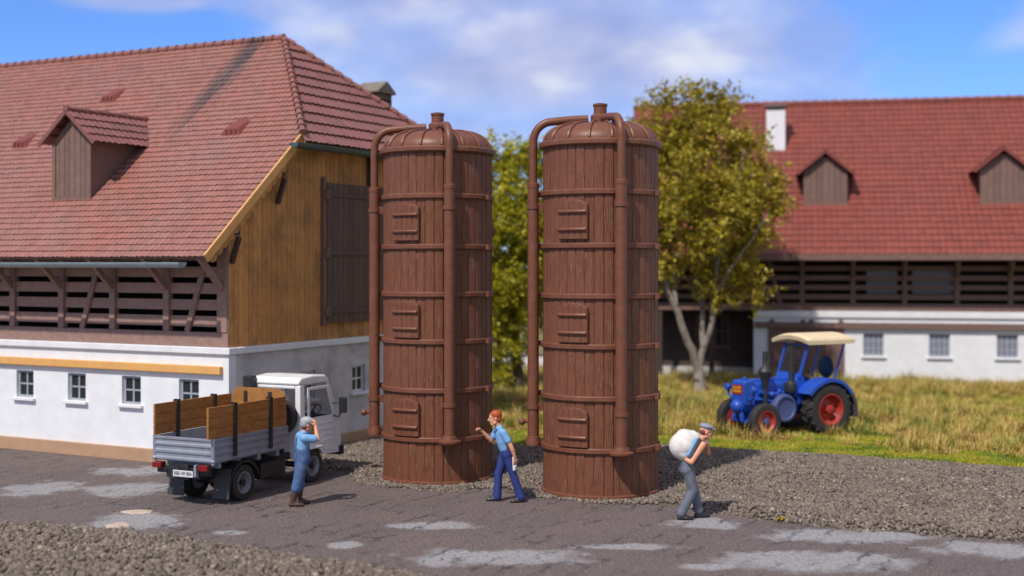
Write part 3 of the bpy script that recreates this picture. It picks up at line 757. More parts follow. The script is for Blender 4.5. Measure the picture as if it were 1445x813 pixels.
def blades(name, P, L, wd, lean, mat, z0=0.0, ang=None):
    n = len(P)
    a = rng.uniform(0, 2 * np.pi, n) if ang is None else ang; ba = a + np.pi / 2
    dirx, diry = np.cos(a), np.sin(a)
    le = lean * rng.uniform(.2, 1.0, n) * L
    up = np.sqrt(np.maximum(L ** 2 - le ** 2, .01))
    bx, by = np.cos(ba) * wd / 2, np.sin(ba) * wd / 2
    z = np.full(n, z0)
    rowz = [(0, 0, 1.0), (.35, .6, .8), (1.0, 1.0, .0)]
    V = np.zeros((n, 5, 3))
    for k, (fx, fz, fw) in enumerate(rowz[:2]):
        for s_ in (0, 1):
            sg = -1 if s_ == 0 else 1
            V[:, 2 * k + s_, 0] = P[:, 0] + dirx * le * fx + sg * bx * fw
            V[:, 2 * k + s_, 1] = P[:, 1] + diry * le * fx + sg * by * fw
            V[:, 2 * k + s_, 2] = z + up * fz
    V[:, 4, 0] = P[:, 0] + dirx * le; V[:, 4, 1] = P[:, 1] + diry * le; V[:, 4, 2] = z + up
    q = np.array([(0, 1, 3), (0, 3, 2), (2, 3, 4)])
    F = (q[None] + (np.arange(n) * 5)[:, None, None]).reshape(-1, 3)
    o = link(name, np_mesh(name, V.reshape(-1, 3), 3, F), mat); o['kind'] = 'stuff'; return o
gpoly = np.array([(x, y + .05) for x, y in grass_edge] + [(-2.2, 33.9), (-2, 36), (-1.5, 52), (2, 60), (30, 58), (30, 30)])
n = 350000
P = rng.uniform((-4, 29), (26, 54), (n, 2))
P = P[inpoly(P, gpoly)]
# keep clear of the right-hand house
u2 = np.array((.208, .978)); d_ = (P - np.array((12.8, 49.6))) @ u2
P = P[(d_ < .02) | (P[:, 0] < 3.6)]
ged = np.array(grass_edge[::-1])
front = np.interp(P[:, 0], ged[:, 0], ged[:, 1])
tall = vnoise(P, .55, 21) * .6 + vnoise(P, 1.7, 22) * .4
dist_f = P[:, 1] - front
k_t = (tall > .36) & (dist_f > .9 + vnoise(P, 1.2, 30) * 1.2)
# the tractor flattens the grass it stands on
tr = P - np.array((7.2, 34.5)); uu = np.abs(tr @ np.array((-.886, -.464))); vv = np.abs(tr @ np.array((.464, -.886)))
under = (uu < 1.5) & (vv < .75)
ok = k_t & ~under
Tc = P[ok][:4200]; th = tall[ok][:4200]                    # tussocks: blades fan out from a common foot
nb = 46
off = rng.normal(0, .085, (len(Tc), nb, 2)); Pt = (Tc[:, None] + off).reshape(-1, 2)
an_ = np.arctan2(off[..., 1], off[..., 0]).ravel() * .75 + np.repeat(rng.normal(.4, .8, len(Tc)), nb) * .5 + rng.normal(0, .5, len(Pt))
Lt = np.repeat((.20 + .42 * np.clip((th - .3) * 2, 0, 1)) * rng.uniform(.6, 1.25, len(Tc)), nb) * rng.uniform(.5, 1.1, len(Pt))
fr_ = np.interp(Pt[:, 0], np.array(grass_edge[::-1])[:, 0], np.array(grass_edge[::-1])[:, 1]); kk = Pt[:, 1] > fr_ + .2
d2_ = (Pt - np.array((12.8, 49.6))) @ u2; kk &= (d2_ < -.05) | (Pt[:, 0] < 3.6)
blades('meadow_grass', Pt[kk], Lt[kk], rng.uniform(.011, .022, kk.sum()), .95, M['grass'], ang=an_[kk])
Pu = P[k_t]; blades('low_meadow_grass', Pu, rng.uniform(.07, .17, len(Pu)), rng.uniform(.012, .024, len(Pu)), .7, M['grass'])
Ps = np.concatenate([P[~k_t], (P + rng.normal(0, .05, P.shape))[(~k_t) & (dist_f < 4)], (P + rng.normal(0, .06, P.shape))[(~k_t) & (dist_f < 3)]]); Ls = .09 * rng.uniform(.5, 1.3, len(Ps))
blades('short_turf', Ps, Ls, rng.uniform(.014, .026, len(Ps)), .6, M['turf'])
# ------------------------------------------------------------------ feed silos of brown staves
m, t, b = new_mat('brown_wood_staves')
uv = N(t, 'ShaderNodeUVMap', uv_map='UVMap')
mp = N(t, 'ShaderNodeMapping', Scale=(26, 1.8, 1)); t.links.new(uv.outputs[0], mp.inputs[0])
n1 = N(t, 'ShaderNodeTexNoise', Scale=1.0, Detail=6.0, Roughness=.62, Distortion=1.2); t.links.new(mp.outputs[0], n1.inputs['Vector'])
mp2 = N(t, 'ShaderNodeMapping', Scale=(1.6, 1.6, 1)); t.links.new(uv.outputs[0], mp2.inputs[0])
n2 = N(t, 'ShaderNodeTexNoise', Scale=1.0, Detail=3.0); t.links.new(mp2.outputs[0], n2.inputs['Vector'])
wv = N(t, 'ShaderNodeTexWave', wave_type='BANDS', bands_direction='X', Scale=5.5, Distortion=9.0, Detail=2.0)
wv.inputs['Detail Scale'].default_value = 1.3
mp3 = N(t, 'ShaderNodeMapping', Scale=(2.2, .35, 1)); t.links.new(uv.outputs[0], mp3.inputs[0]); t.links.new(mp3.outputs[0], wv.inputs['Vector'])
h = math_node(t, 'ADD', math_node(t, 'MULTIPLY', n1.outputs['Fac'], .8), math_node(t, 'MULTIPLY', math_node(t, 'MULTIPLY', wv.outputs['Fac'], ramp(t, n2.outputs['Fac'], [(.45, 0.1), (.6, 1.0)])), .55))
base = mixc(t, ramp(t, n1.outputs['Fac'], [(.3, 0.0), (.7, 1.0)]), (.158, .058, .030), (.205, .078, .041))
c = N(t, 'ShaderNodeTexCoord')
n3 = N(t, 'ShaderNodeTexNoise', Scale=55.0, Detail=2.0, Roughness=.8); t.links.new(c.outputs['Object'], n3.inputs['Vector'])
base = mixc(t, ramp(t, n3.outputs['Fac'], [(.68, 0.0), (.76, .30)]), base, (.42, .27, .2))
base = mixc(t, ramp(t, h, [(.74, 0.0), (.92, .5)]), base, (.36, .20, .13))  # highlights on the raised grain, painted into the colour
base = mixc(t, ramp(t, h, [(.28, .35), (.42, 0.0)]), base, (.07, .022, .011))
t.links.new(base, b.inputs['Base Color']); b.inputs['Roughness'].default_value = .42; b.inputs['Specular IOR Level'].default_value = .35
bp = N(t, 'ShaderNodeBump', Strength=.9, Distance=.018); t.links.new(h, bp.inputs['Height']); t.links.new(bp.outputs[0], b.inputs['Normal'])
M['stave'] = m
M['iron'] = pm('brown_painted_iron', (.178, .063, .033), (.150, .052, .027), rough=.42, spec=.35, scale=6, bump=.18, bscale=60, dirt=(.27, .15, .11), dscale=7, damt=.22)

def stave_shell(name, parent, r, z0, z1, nst, depth=.016, per=8, nz_=2):
    na = nst * per
    ang = []; rad = []
    r_s = np.random.default_rng(3)
    for i in range(nst):
        off = r_s.normal(0, .004)
        for j in range(per):
            f = (0, .05, .10, .3, .5, .7, .90, .95)[j]
            ang.append((i + f) / nst * 2 * math.pi); rad.append(r - depth + 0 if j == 0 else (r + off - depth * .5 if j in (1, 7) else r + off + .004 * math.sin(math.pi * f)))
    ang = np.array(ang); rad = np.array(rad)
    zs = np.linspace(z0, z1, nz_)
    V = np.concatenate([np.column_stack([np.sin(ang) * rad, -np.cos(ang) * rad, np.full(na, z)]) for z in zs])
    F = []; U = []
    offs = r_s.random(nst) * 40
    for k in range(nz_ - 1):
        for j in range(na):
            j2 = (j + 1) % na; F.append((k * na + j, k * na + j2, (k + 1) * na + j2, (k + 1) * na + j))
            o = offs[j // per]; u0 = ang[j] * r + o; u1 = (ang[j2] if j2 else 2 * math.pi) * r + o
            U += [(u0, zs[k] + o), (u1, zs[k] + o), (u1, zs[k + 1] + o), (u0, zs[k + 1] + o)]
    me = np_mesh(name, V, 4, np.array(F))
    ul = me.uv_layers.new(name='UVMap'); ul.data.foreach_set('uv', np.array(U, dtype=np.float32).ravel())
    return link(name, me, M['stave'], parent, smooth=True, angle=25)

BANDS = [.93, 1.92, 2.91, 3.87, 4.84, 5.87]
def silo():
    root = thing('feed_silo', 'brown wooden stave silo nearest the camera, right of the red-haired man', 'silo', (*SILOS[0], 0), 0, 'tall brown silos with outside pipes')
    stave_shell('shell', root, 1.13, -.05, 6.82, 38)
    p = MB(); p.lathe([(1.17, -.05), (1.17, .07), (1.14, .09), (1.0, .09)], None, 96); p.build('base_ring', M['iron'], root, smooth=True)
    for z in BANDS:
        p = MB(); p.lathe([(1.10, z - .055), (1.168, z - .055), (1.185, z - .035), (1.185, z + .035), (1.168, z + .055), (1.10, z + .055)], None, 96)
        for a in (-100, 62):                               # bolted joint lug
            c_, s_ = math.sin(R(a)), -math.cos(R(a))
            p.bar((c_ * 1.16, s_ * 1.16, z), (c_ * 1.26, s_ * 1.26, z), .10, .10)
        p.build('band', M['iron'], root, smooth=True)
    p = MB(); p.lathe([(1.08, 6.76), (1.19, 6.76), (1.215, 6.79), (1.215, 6.86), (1.19, 6.89), (1.08, 6.90)], None, 96); p.build('rim', M['iron'], root, smooth=True)
    prof = []
    for i in range(19):
        a = i / 18 * math.pi / 2
        prof.append((1.12 * math.cos(a) ** .55 if i < 18 else .001, 6.86 + .41 * math.sin(a)))
    p = MB(); p.lathe(prof, None, 96); dome = p.build('dome', M['iron'], root, smooth=True, angle=60)
    p = MB(); nr_ = 16
    for k in range(nr_):
        t_ = 2 * math.pi * (k + .35) / nr_
        path = [(math.sin(t_) * (r_ + .012), -math.cos(t_) * (r_ + .012), z_ + .008) for r_, z_ in prof[1:17]]
        p.tube(path, .030, 6)
    p.build('dome_rib', M['iron'], dome, smooth=True)['kind'] = 'stuff'
    p = MB(); p.lathe([(.19, 7.15), (.19, 7.42), (.165, 7.45), (.13, 7.46), (.13, 7.60), (.145, 7.62), (.145, 7.66), (.05, 7.68), (.001, 7.68)], None, 28); p.build('vent_cap', M['iron'], root, smooth=True)
    def pipe(ang, zb, tap):
        a = R(ang); ux, uy = math.sin(a), -math.cos(a); rp = 1.33
        bend = []
        for i in range(13):
            q = i / 12 * math.pi / 2
            bend.append((rp - .38 * (1 - math.cos(q)), 6.90 + .41 * math.sin(q)))
        path = [(rp, 5.9)] + bend + [(.62, 7.345), (.24, 7.365)]
        pts = [(ux * r_, uy * r_, z_) for r_, z_ in path]
        p = MB(); p.tube(pts, .080, 20); pp = p.build('pipe', M['iron'], root, smooth=True)
        p = MB(); p.lathe([(.112, zb), (.112, 6.0), (.120, 6.0), (.120, 6.08), (.085, 6.10)], at((ux * rp, uy * rp, 0)), 22); p.build('pipe_sleeve', M['iron'], pp, smooth=True)
        for z in (5.62, 1.66):
            p = MB(); p.lathe([(.10, z - .045), (.133, z - .04), (.133, z + .04), (.10, z + .045)], at((ux * rp, uy * rp, 0)), 22)
            p.bar((ux * 1.12, uy * 1.12, z), (ux * (rp - .05), uy * (rp - .05), z), .13, .15); p.build('pipe_clamp', M['iron'], pp, smooth=True)
        p = MB()
        if tap: p.lathe([(.09, zb - .06), (.145, zb - .05), (.15, zb + .03), (.13, zb + .07), (.13, zb + .12), (.10, zb + .14)], at((ux * rp, uy * rp, 0)), 22)
        else: p.lathe([(.06, zb - .12), (.13, zb - .07), (.23, zb - .02), (.235, zb + .02), (.16, zb + .05), (.14, zb + .12), (.10, zb + .13)], at((ux * rp, uy * rp, 0)), 26)
        p.build('pipe_flange', M['iron'], pp, smooth=True)
        if tap:
            p = MB(); p.tube([(ux * rp, uy * rp, 1.37), (ux * (rp + .24), uy * (rp + .24), 1.37)], .035, 10)
            p.ball((ux * (rp + .22), uy * (rp + .22), 1.37), .072); p.build('drain_tap', M['iron'], pp, smooth=True)
    pipe(-90, .95, True)
    pipe(13.5, .92, False)
    for zc in (5.33, 3.36, 1.37):
        # an arched hatch that follows the curve of the shell
        a0, hw_, r0, r1 = R(-30.5), .305, 1.12, 1.185
        mb = MB(); nA = 12; ztop = lambda u: zc + .26 + .13 * math.sqrt(max(0, 1 - (u / hw_) ** 2 * .9))
        us = np.linspace(-hw_, hw_, nA + 1)
        vs = []
        for r_ in (r0, r1 + .02):
            for u in us:
                aa = a0 + u / 1.15
                vs += [(math.sin(aa) * r_, -math.cos(aa) * r_, zc - .37), (math.sin(aa) * r_, -math.cos(aa) * r_, ztop(u))]
        k = 2 * (nA + 1); fs = []
        for i in range(nA):
            fs += [(2 * i, 2 * i + 2, 2 * i + 3, 2 * i + 1), (k + 2 * i, k + 2 * i + 1, k + 2 * i + 3, k + 2 * i + 2), (2 * i + 1, 2 * i + 3, k + 2 * i + 3, k + 2 * i + 1), (2 * i, k + 2 * i, k + 2 * i + 2, 2 * i + 2)]
        fs += [(0, 1, k + 1, k), (2 * nA, k + 2 * nA, k + 2 * nA + 1, 2 * nA + 1)]
        mb.add(vs, fs); ht = mb.build('hatch', M['iron'], root, bevel=.008)
        pl = MB()
        for i in range(5):
            u = -hw_ + (i + .5) * 2 * hw_ / 5; aa = a0 + u / 1.15; ra = r1 + .018; hwid = hw_ / 5 - .008
            c0 = Vector((math.sin(aa) * ra, -math.cos(aa) * ra, zc - .36)); c1 = Vector((c0.x, c0.y, ztop(u) - .03))
            pl.bar(c0, c1, hwid * 2, .02, up=(math.sin(aa), -math.cos(aa), 0))
        pl.build('hatch_boards', M['iron'], ht, bevel=.004)
        for z in (zc - .18, zc + .16):
            cl_ = MB(); pts = [(math.sin(a0 + u / 1.15) * (r1 + .045), -math.cos(a0 + u / 1.15) * (r1 + .045), z) for u in np.linspace(-hw_ * .95, hw_ * .92, 9)]
            cl_.tube(pts, .034, 8); cl_.build('hatch_bar', M['iron'], ht, smooth=True)
    return root
s1 = silo()
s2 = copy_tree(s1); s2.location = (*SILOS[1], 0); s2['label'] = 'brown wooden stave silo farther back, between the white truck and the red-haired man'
# ------------------------------------------------------------------ small truck
M['white_paint'] = pm('white_paint', (.83, .82, .80), (.79, .78, .76), rough=.35, scale=4, coat=.1, dirt=(.5, .46, .42), dscale=2.5, damt=.25)
M['silver'] = pm('silver_paint', (.33, .35, .40), (.29, .31, .36), rough=.42, scale=5, metal=.35, bump=.06, bscale=80, dirt=(.16, .15, .15), dscale=4, damt=.35)
M['blackp'] = pm('black_plastic', (.013, .013, .014), (.02, .02, .021), rough=.5, scale=6, bump=.1, bscale=70, dirt=(.07, .058, .05), dscale=6, damt=.25)
M['flap'] = pm('worn_rubber_flap', (.040, .040, .043), (.03, .03, .032), rough=.6, scale=5, dirt=(.1, .085, .075), dscale=5, damt=.3)
M['tyre'] = pm('tyre_rubber', (.022, .021, .021), (.035, .032, .03), rough=.75, scale=8, bump=.3, bscale=50, dirt=(.075, .06, .05), dscale=5, damt=.3)
M['rim'] = pm('grey_rim', (.36, .36, .38), (.26, .26, .28), rough=.4, scale=6, metal=.4, dirt=(.1, .09, .08), dscale=7, damt=.5)
M['truckwood'] = pm('orange_brown_planks', (.46, .19, .036), (.26, .10, .022), rough=.6, scale=2.2, stretch=(2.2, 14, 14), bump=.4, bscale=8, bstretch=(2, 16, 16), dirt=(.09, .04, .015), dscale=6, damt=.4)
M['redlamp'] = pm('red_lens', (.22, .012, .010), (.17, .008, .008), rough=.25)
M['plate'] = pm('plate_white', (.72, .72, .74), rough=.5)
m, t, b = new_mat('clear_glass'); b.inputs['Base Color'].default_value = (.05, .055, .06, 1); b.inputs['Roughness'].default_value = .03
b.inputs['Transmission Weight'].default_value = 0.0; b.inputs['Alpha'].default_value = .22; b.inputs['Specular IOR Level'].default_value = .8
M['clear'] = m
M['seat'] = pm('dark_seat', (.05, .05, .055), rough=.7)

def wheel(parent, c, rad, wid, rim_r, rim_m, hub_m, out, lugs=0, nuts=6, dish=.05):
    """c: centre; axle along y; out=+1/-1: which side shows the rim"""
    h = MB(); A = Matrix.Translation(Vector(c)) @ (AX['y'] if out > 0 else Matrix.Rotation(R(90), 4, 'X'))
    h.lathe([(.0, wid * .2), (rim_r * .30, wid * .2), (rim_r * .30, wid * .40), (rim_r * .16, wid * .46), (.0, wid * .46)], A, 16)
    for k in range(nuts):
        a = 2 * math.pi * k / nuts
        h.lathe([(.016, wid * .22), (.016, wid * .30), (.001, wid * .31)], A @ Matrix.Translation((math.cos(a) * rim_r * .48, math.sin(a) * rim_r * .48, 0)), 6)
    wh = h.build('wheel', hub_m, parent, smooth=True)
    ty = MB(); r = rad; s_ = wid / 2
    ty.lathe([(rim_r * .98, -s_ * .86), (rim_r * 1.06, -s_ * .95), (r * .90, -s_), (r * .965, -s_ * .92), (r, -s_ * .70), (r, s_ * .70), (r * .965, s_ * .92), (r * .90, s_), (rim_r * 1.06, s_ * .95), (rim_r * .98, s_ * .86)], A, 48, close=True)
    if lugs:
        for k in range(lugs):
            for sg in (-1, 1):
                a = 2 * math.pi * (k + (.5 if sg > 0 else 0)) / lugs; a2 = a + sg * 0 + .13
                p0 = Vector((math.cos(a) * r * .985, math.sin(a) * r * .985, sg * s_ * .97)); p1 = Vector((math.cos(a2) * r * 1.0, math.sin(a2) * r * 1.0, sg * s_ * .06))
                ty.bar(A @ p0, A @ p1, r * .075, r * .10, up=(A.to_3x3() @ Vector((math.cos(a), math.sin(a), 0))))
    else:
        for k in range(40):
            a = 2 * math.pi * k / 40
            for zz in (-.5, 0, .5):
                p0 = Vector((math.cos(a) * r, math.sin(a) * r, s_ * (zz - .16))); p1 = Vector((math.cos(a + .03) * r, math.sin(a + .03) * r, s_ * (zz + .16)))
                ty.bar(A @ p0, A @ p1, r * .07, r * .035, up=(A.to_3x3() @ Vector((math.cos(a), math.sin(a), 0))))
    ty.build('tyre', M['tyre'], wh, smooth=True)
    ri = MB(); d = s_
    ri.lathe([(rim_r * .99, -d * .8), (rim_r * .99, d * .84), (rim_r * 1.05, d * .95), (rim_r * 1.0, d * .98), (rim_r * .93, d * .90), (rim_r * .86, d * .45), (rim_r * .70, d * .45 - dish), (rim_r * .62, d * .5 - dish), (rim_r * .32, d * .62 - dish), (.001, d * .62 - dish), (.001, -d * .3), (rim_r * .9, -d * .3)], A, 40)
    ri.build('rim', rim_m, wh, smooth=True)
    return wh

TR = thing('truck', 'small white and grey flatbed truck with wooden side boards, parked beside the white house wall', 'truck', (-6.10, 24.33, 0), math.atan2(.898, .44))
# chassis
p = MB(); p.box(-.02, 4.0, -.38, -.28, .52, .66); p.box(-.02, 4.0, .28, .38, .52, .66)
for x in (.05, .7, 1.4, 2.1, 2.75): p.box(x, x + .08, -.279, .279, .54, .64)
p.box(-.02, .06, -.60, .60, .60, .72)
p.build('chassis', M['blackp'], TR)
p = MB(); p.tube([(.97, -.5, .34), (.97, .5, .34)], .07, 12); p.ball((.97, 0, .34), .16); p.build('rear_axle', M['blackp'], TR, smooth=True)
p = MB(); p.tube([(3.26, -.5, .34), (3.26, .5, .34)], .06, 12); p.build('front_axle', M['blackp'], TR, smooth=True)
p = MB(); p.box(1.55, 2.35, -.62, -.385, .30, .62); p.build('fuel_tank', M['blackp'], TR, bevel=.04)
p = MB(); p.box(1.5, 2.2, .385, .62, .30, .62); p.build('battery_box', M['blackp'], TR, bevel=.02)
p = MB(); p.tube([(2.6, -.2, .38), (1.3, -.1, .36), (1.0, -.1, .36)], .05, 10); p.build('drive_shaft', M['blackp'], TR, smooth=True)
# cargo bed
p = MB(); p.box(.03, 2.27, -.66, .66, .82, .90)
for x in (.3, .9, 1.5, 2.1): p.box(x - .05, x + .05, -.6, .6, .70, .82)
bed = p.build('cargo_bed', M['silver'], TR)
def corrugated(a, b_, thick_dir):
    """drop side with three pressed ribs from a to b along one axis"""
    mb = MB(); ax0, lo, hi, c = a
    prof = [(.0, .845), (.045, .845), (.045, .885), (.025, .905), (.025, .955), (.045, .975), (.045, 1.02), (.025, 1.04), (.025, 1.09), (.045, 1.11), (.045, 1.15), (.025, 1.17), (.025, 1.21), (.045, 1.23), (.045, 1.275), (.0, 1.275)]
    if ax0 == 0: mb.prism([(c + thick_dir * u, v) for u, v in prof], 0, lo, hi)     # runs along x
    else: mb.prism([(c + thick_dir * u, v) for u, v in prof], 1, lo, hi)
    return mb
corrugated((0, .05, 2.29, -.655), 0, -1).build('drop_side', M['silver'], bed, bevel=.006)
corrugated((0, .05, 2.29, .655), 0, 1).build('drop_side', M['silver'], bed, bevel=.006)
corrugated((1, -.66, .66, .025), 0, -1).build('tailgate', M['silver'], bed, bevel=.006)
p = MB(); p.box(2.29, 2.33, -.69, .69, .85, 1.275); p.build('front_panel', M['silver'], bed, bevel=.006)
for y in (-.685, .685):
    p = MB(); p.tube([(0.01, y, .80), (.01, y, 1.28)], .038, 10); p.ball((.01, y, .86), .05); p.build('corner_post', M['silver'], bed, smooth=True)
# wooden side boards with black stakes
def boards(x0, x1, y, sgn):
    mb = MB()
    for k in range(3): mb.box(x0, x1, y, y + sgn * .045, 1.285 + k * .195, 1.285 + (k + 1) * .195 - (.009 if k < 2 else .007)) if sgn > 0 else mb.box(x0, x1, y - .045, y, 1.285 + k * .195, 1.285 + (k + 1) * .195 - (.009 if k < 2 else .007))
    mb.box(x0 + .01, x1 - .01, *sorted((y + sgn * .012, y + sgn * .033)), 1.29, 1.86)
    return mb
for y, sgn in ((-.655, -1), (.655, 1)):
    sb = boards(-.14 if sgn < 0 else -.02, 2.25, y, sgn).build('side_board', M['truckwood'], TR, bevel=.006)
    for x in (.62, 1.72):
        q = MB(); yy = y + sgn * .078
        q.box(x - .045, x + .045, min(yy, yy - sgn * .03), max(yy, yy - sgn * .03), .90, 1.89 + .01)
        q.box(x - .045, x + .045, min(y, y - sgn * .025), max(y, y - sgn * .025), .92, 1.90)
        q.build('stake', M['blackp'], sb, bevel=.006)
p = MB(); p.prism([(-.64, 1.285), (.64, 1.285), (.64, 1.90), (.52, 2.0), (-.52, 2.0), (-.64, 1.90)], 0, 2.255, 2.295); hb = p.build('headboard', M['truckwood'], TR, bevel=.006)
for y in (-.3, .3):
    p = MB(); p.box(2.235, 2.252, y - .04, y + .04, .9, 1.93); p.build('stake', M['blackp'], hb)
# cab
CX = 2.82
W2 = .625
p = MB(); p.prism([(CX, .52), (CX, 1.32), (2.99, 1.32), (2.99, .52)], 1, -W2, W2)   # lower rear wall
p.box(CX, CX + .06, -W2, -W2 + .13, 1.322, 2.02); p.box(CX, CX + .06, W2 - .13, W2, 1.322, 2.02); p.box(CX, CX + .06, -W2 + .131, W2 - .131, 1.94, 2.02)
cab = p.build('cab', M['white_paint'], TR, bevel=.025)
side = [(3.0, .80), (3.02, .70), (3.0, .52), (3.0, .52)]
for sgn in (-1, 1):
    y0, y1 = sorted((sgn * W2, sgn * (W2 - .05)))
    arch = [(3.26 + .42 * math.cos(a), .34 + .40 * math.sin(a)) for a in np.linspace(R(28), R(152), 12)]
    q = MB(); q.prism([(4.30, .50)] + [(3.63, .53)] + arch + [(2.992, .56), (2.992, 1.32), (4.21, 1.32), (4.30, .95)], 1, y0, y1)
    q.build('side_panel', M['white_paint'], cab, bevel=.012)
    # pillars
    q = MB(); q.bar((CX + .12, sgn * (W2 - .025), 1.322), (CX + .12, sgn * (W2 - .045), 2.02), .05, .12, up=(1, 0, 0)); q.build('rear_pillar', M['white_paint'], cab, bevel=.012)
    q = MB(); q.bar((4.18, sgn * (W2 - .03), 1.30), (3.86, sgn * (W2 - .06), 2.04), .06, .06, up=(1, 0, .4)); q.build('windscreen_pillar', M['white_paint'], cab, bevel=.012)
    # door
    yd = sgn * (W2 + .003); ye = sgn * (W2 + .024); a, b_ = sorted((yd, ye))
    q = MB(); q.prism([(3.06, .80), (3.06, 1.33), (3.98, 1.33), (3.98, .60), (3.70, .60), (3.60, .76), (3.45, .82)], 1, a, b_)
    q.box(3.06, 3.14, a, b_, 1.332, 1.96); q.box(3.141, 3.80, a, b_, 1.90, 1.96)
    q.bar((4.02, (a + b_) / 2, 1.332), (3.76, (a + b_) / 2, 1.95), .015, .07, up=(1, 0, .4))
    dr = q.build('door', M['white_paint'], cab, bevel=.006)
    c_, d_ = sorted((sgn * (W2 + .016), sgn * (W2 + .045)))
    for (x0, x1, z) in ((3.32, 3.92, 1.19), (3.32, 3.92, 1.07), (3.60, 3.92, .95), (3.60, 3.92, .83)):
        q = MB(); q.box(x0, x1, c_, d_, z - .026, z + .026); q.build('door_rib', M['white_paint'], dr, bevel=.012)
    q = MB(); q.box(3.12, 3.26, c_, d_, 1.22, 1.26); q.build('door_handle', M['blackp'], dr, bevel=.008)
    q = MB(); q.add([(3.145, sgn * (W2 - .02), 1.335), (3.95, sgn * (W2 - .02), 1.335), (3.76, sgn * (W2 - .02), 1.90), (3.145, sgn * (W2 - .02), 1.90)], [(0, 1, 2, 3)]); q.build('door_window', M['clear'], dr)
    q = MB(); q.box(3.0, 3.5, min(sgn * W2, sgn * (W2 + .09)), max(sgn * W2, sgn * (W2 + .09)), .70, .745) if sgn else None; q.build('step', M['white_paint'], cab, bevel=.01)
    q = MB(); q.box(4.08, 4.16, *sorted((sgn * (W2 + .002), sgn * (W2 + .02))), 1.02, 1.09); q.build('side_marker', M['white_paint'], cab, bevel=.006)
    # mirror
    q = MB(); q.tube([(3.98, sgn * W2, 1.30), (4.0, sgn * (W2 + .14), 1.28), (4.02, sgn * (W2 + .22), 1.42)], .018, 8)
    q.tube([(3.96, sgn * W2, 1.56), (3.99, sgn * (W2 + .10), 1.57), (4.01, sgn * (W2 + .2), 1.58)], .016, 8)
    mr = q.build('mirror_arm', M['blackp'], cab, smooth=True)
    q = MB(); yy = sorted((sgn * (W2 + .15), sgn * (W2 + .33))); q.box(3.99, 4.05, yy[0], yy[1], 1.36, 1.70); q.build('mirror', M['blackp'], mr, bevel=.02)
p = MB(); p.prism([(CX - .02, 2.02), (CX - .02, 2.10), (CX + .08, 2.17), (3.3, 2.20), (3.75, 2.175), (3.87, 2.10), (3.90, 2.02)], 1, -W2 + .02, W2 - .02)
p.build('cab_roof', M['white_paint'], cab, bevel=.035)
p = MB(); p.prism([(4.20, .50), (4.30, .50), (4.30, .95), (4.21, 1.32), (4.15, 1.32), (4.2, .95)], 1, -W2 + .052, W2 - .052); p.build('front_panel', M['white_paint'], cab)
p = MB(); p.prism([(4.175, 1.325), (4.195, 1.325), (3.885, 2.03), (3.865, 2.03)], 1, -W2 + .09, W2 - .09); p.build('windscreen', M['clear'], cab)
p = MB(); p.add([(CX + .03, -W2 + .13, 1.32), (CX + .03, W2 - .13, 1.32), (CX + .03, W2 - .13, 1.94), (CX + .03, -W2 + .13, 1.94)], [(0, 1, 2, 3)]); p.build('rear_window', M['clear'], cab)
p = MB(); p.box(3.0, 4.15, -.56, .56, .80, .86); p.box(3.9, 4.18, -.56, .56, .862, 1.30); p.build('cab_floor', M['seat'], cab)
for y in (-.3, .3):
    p = MB(); p.box(3.12, 3.55, y - .22, y + .22, .87, 1.05); p.prism([(3.06, 1.0), (3.18, 1.0), (3.10, 1.62), (3.02, 1.62)], 1, y - .22, y + .22); p.build('cab_seat', M['seat'], cab, bevel=.04)
p = MB(); A = Matrix.Translation((3.72, -.3, 1.42)) @ Matrix.Rotation(R(-35), 4, 'Y')
p.lathe([(.19, -.014), (.205, 0), (.19, .014), (.175, 0)], A, 24, close=True); p.bar(A @ Vector((-.18, 0, 0)), A @ Vector((.18, 0, 0)), .03, .015); p.bar(A @ Vector((0, 0, 0)), (3.95, -.3, 1.15), .04, .04); p.build('steering_wheel', M['seat'], cab)
p = MB(); p.box(4.22, 4.40, -W2 - .03, W2 + .03, .44, .64); p.build('bumper', M['blackp'], TR, bevel=.03)
for y in (-.45, .45):
    p = MB(); p.lathe([(.10, 0), (.10, .03), (.07, .045), (.001, .05)], at((4.30, y, .82), 'x'), 18); p.build('headlight', M['plate'], TR, smooth=True)
p = MB(); p.box(CX - .17, CX - .03, .50, .60, .8, 1.95); p.box(CX - .21, CX - .02, .44, .66, 1.90, 2.19); p.build('air_intake', M['blackp'], TR, bevel=.015)
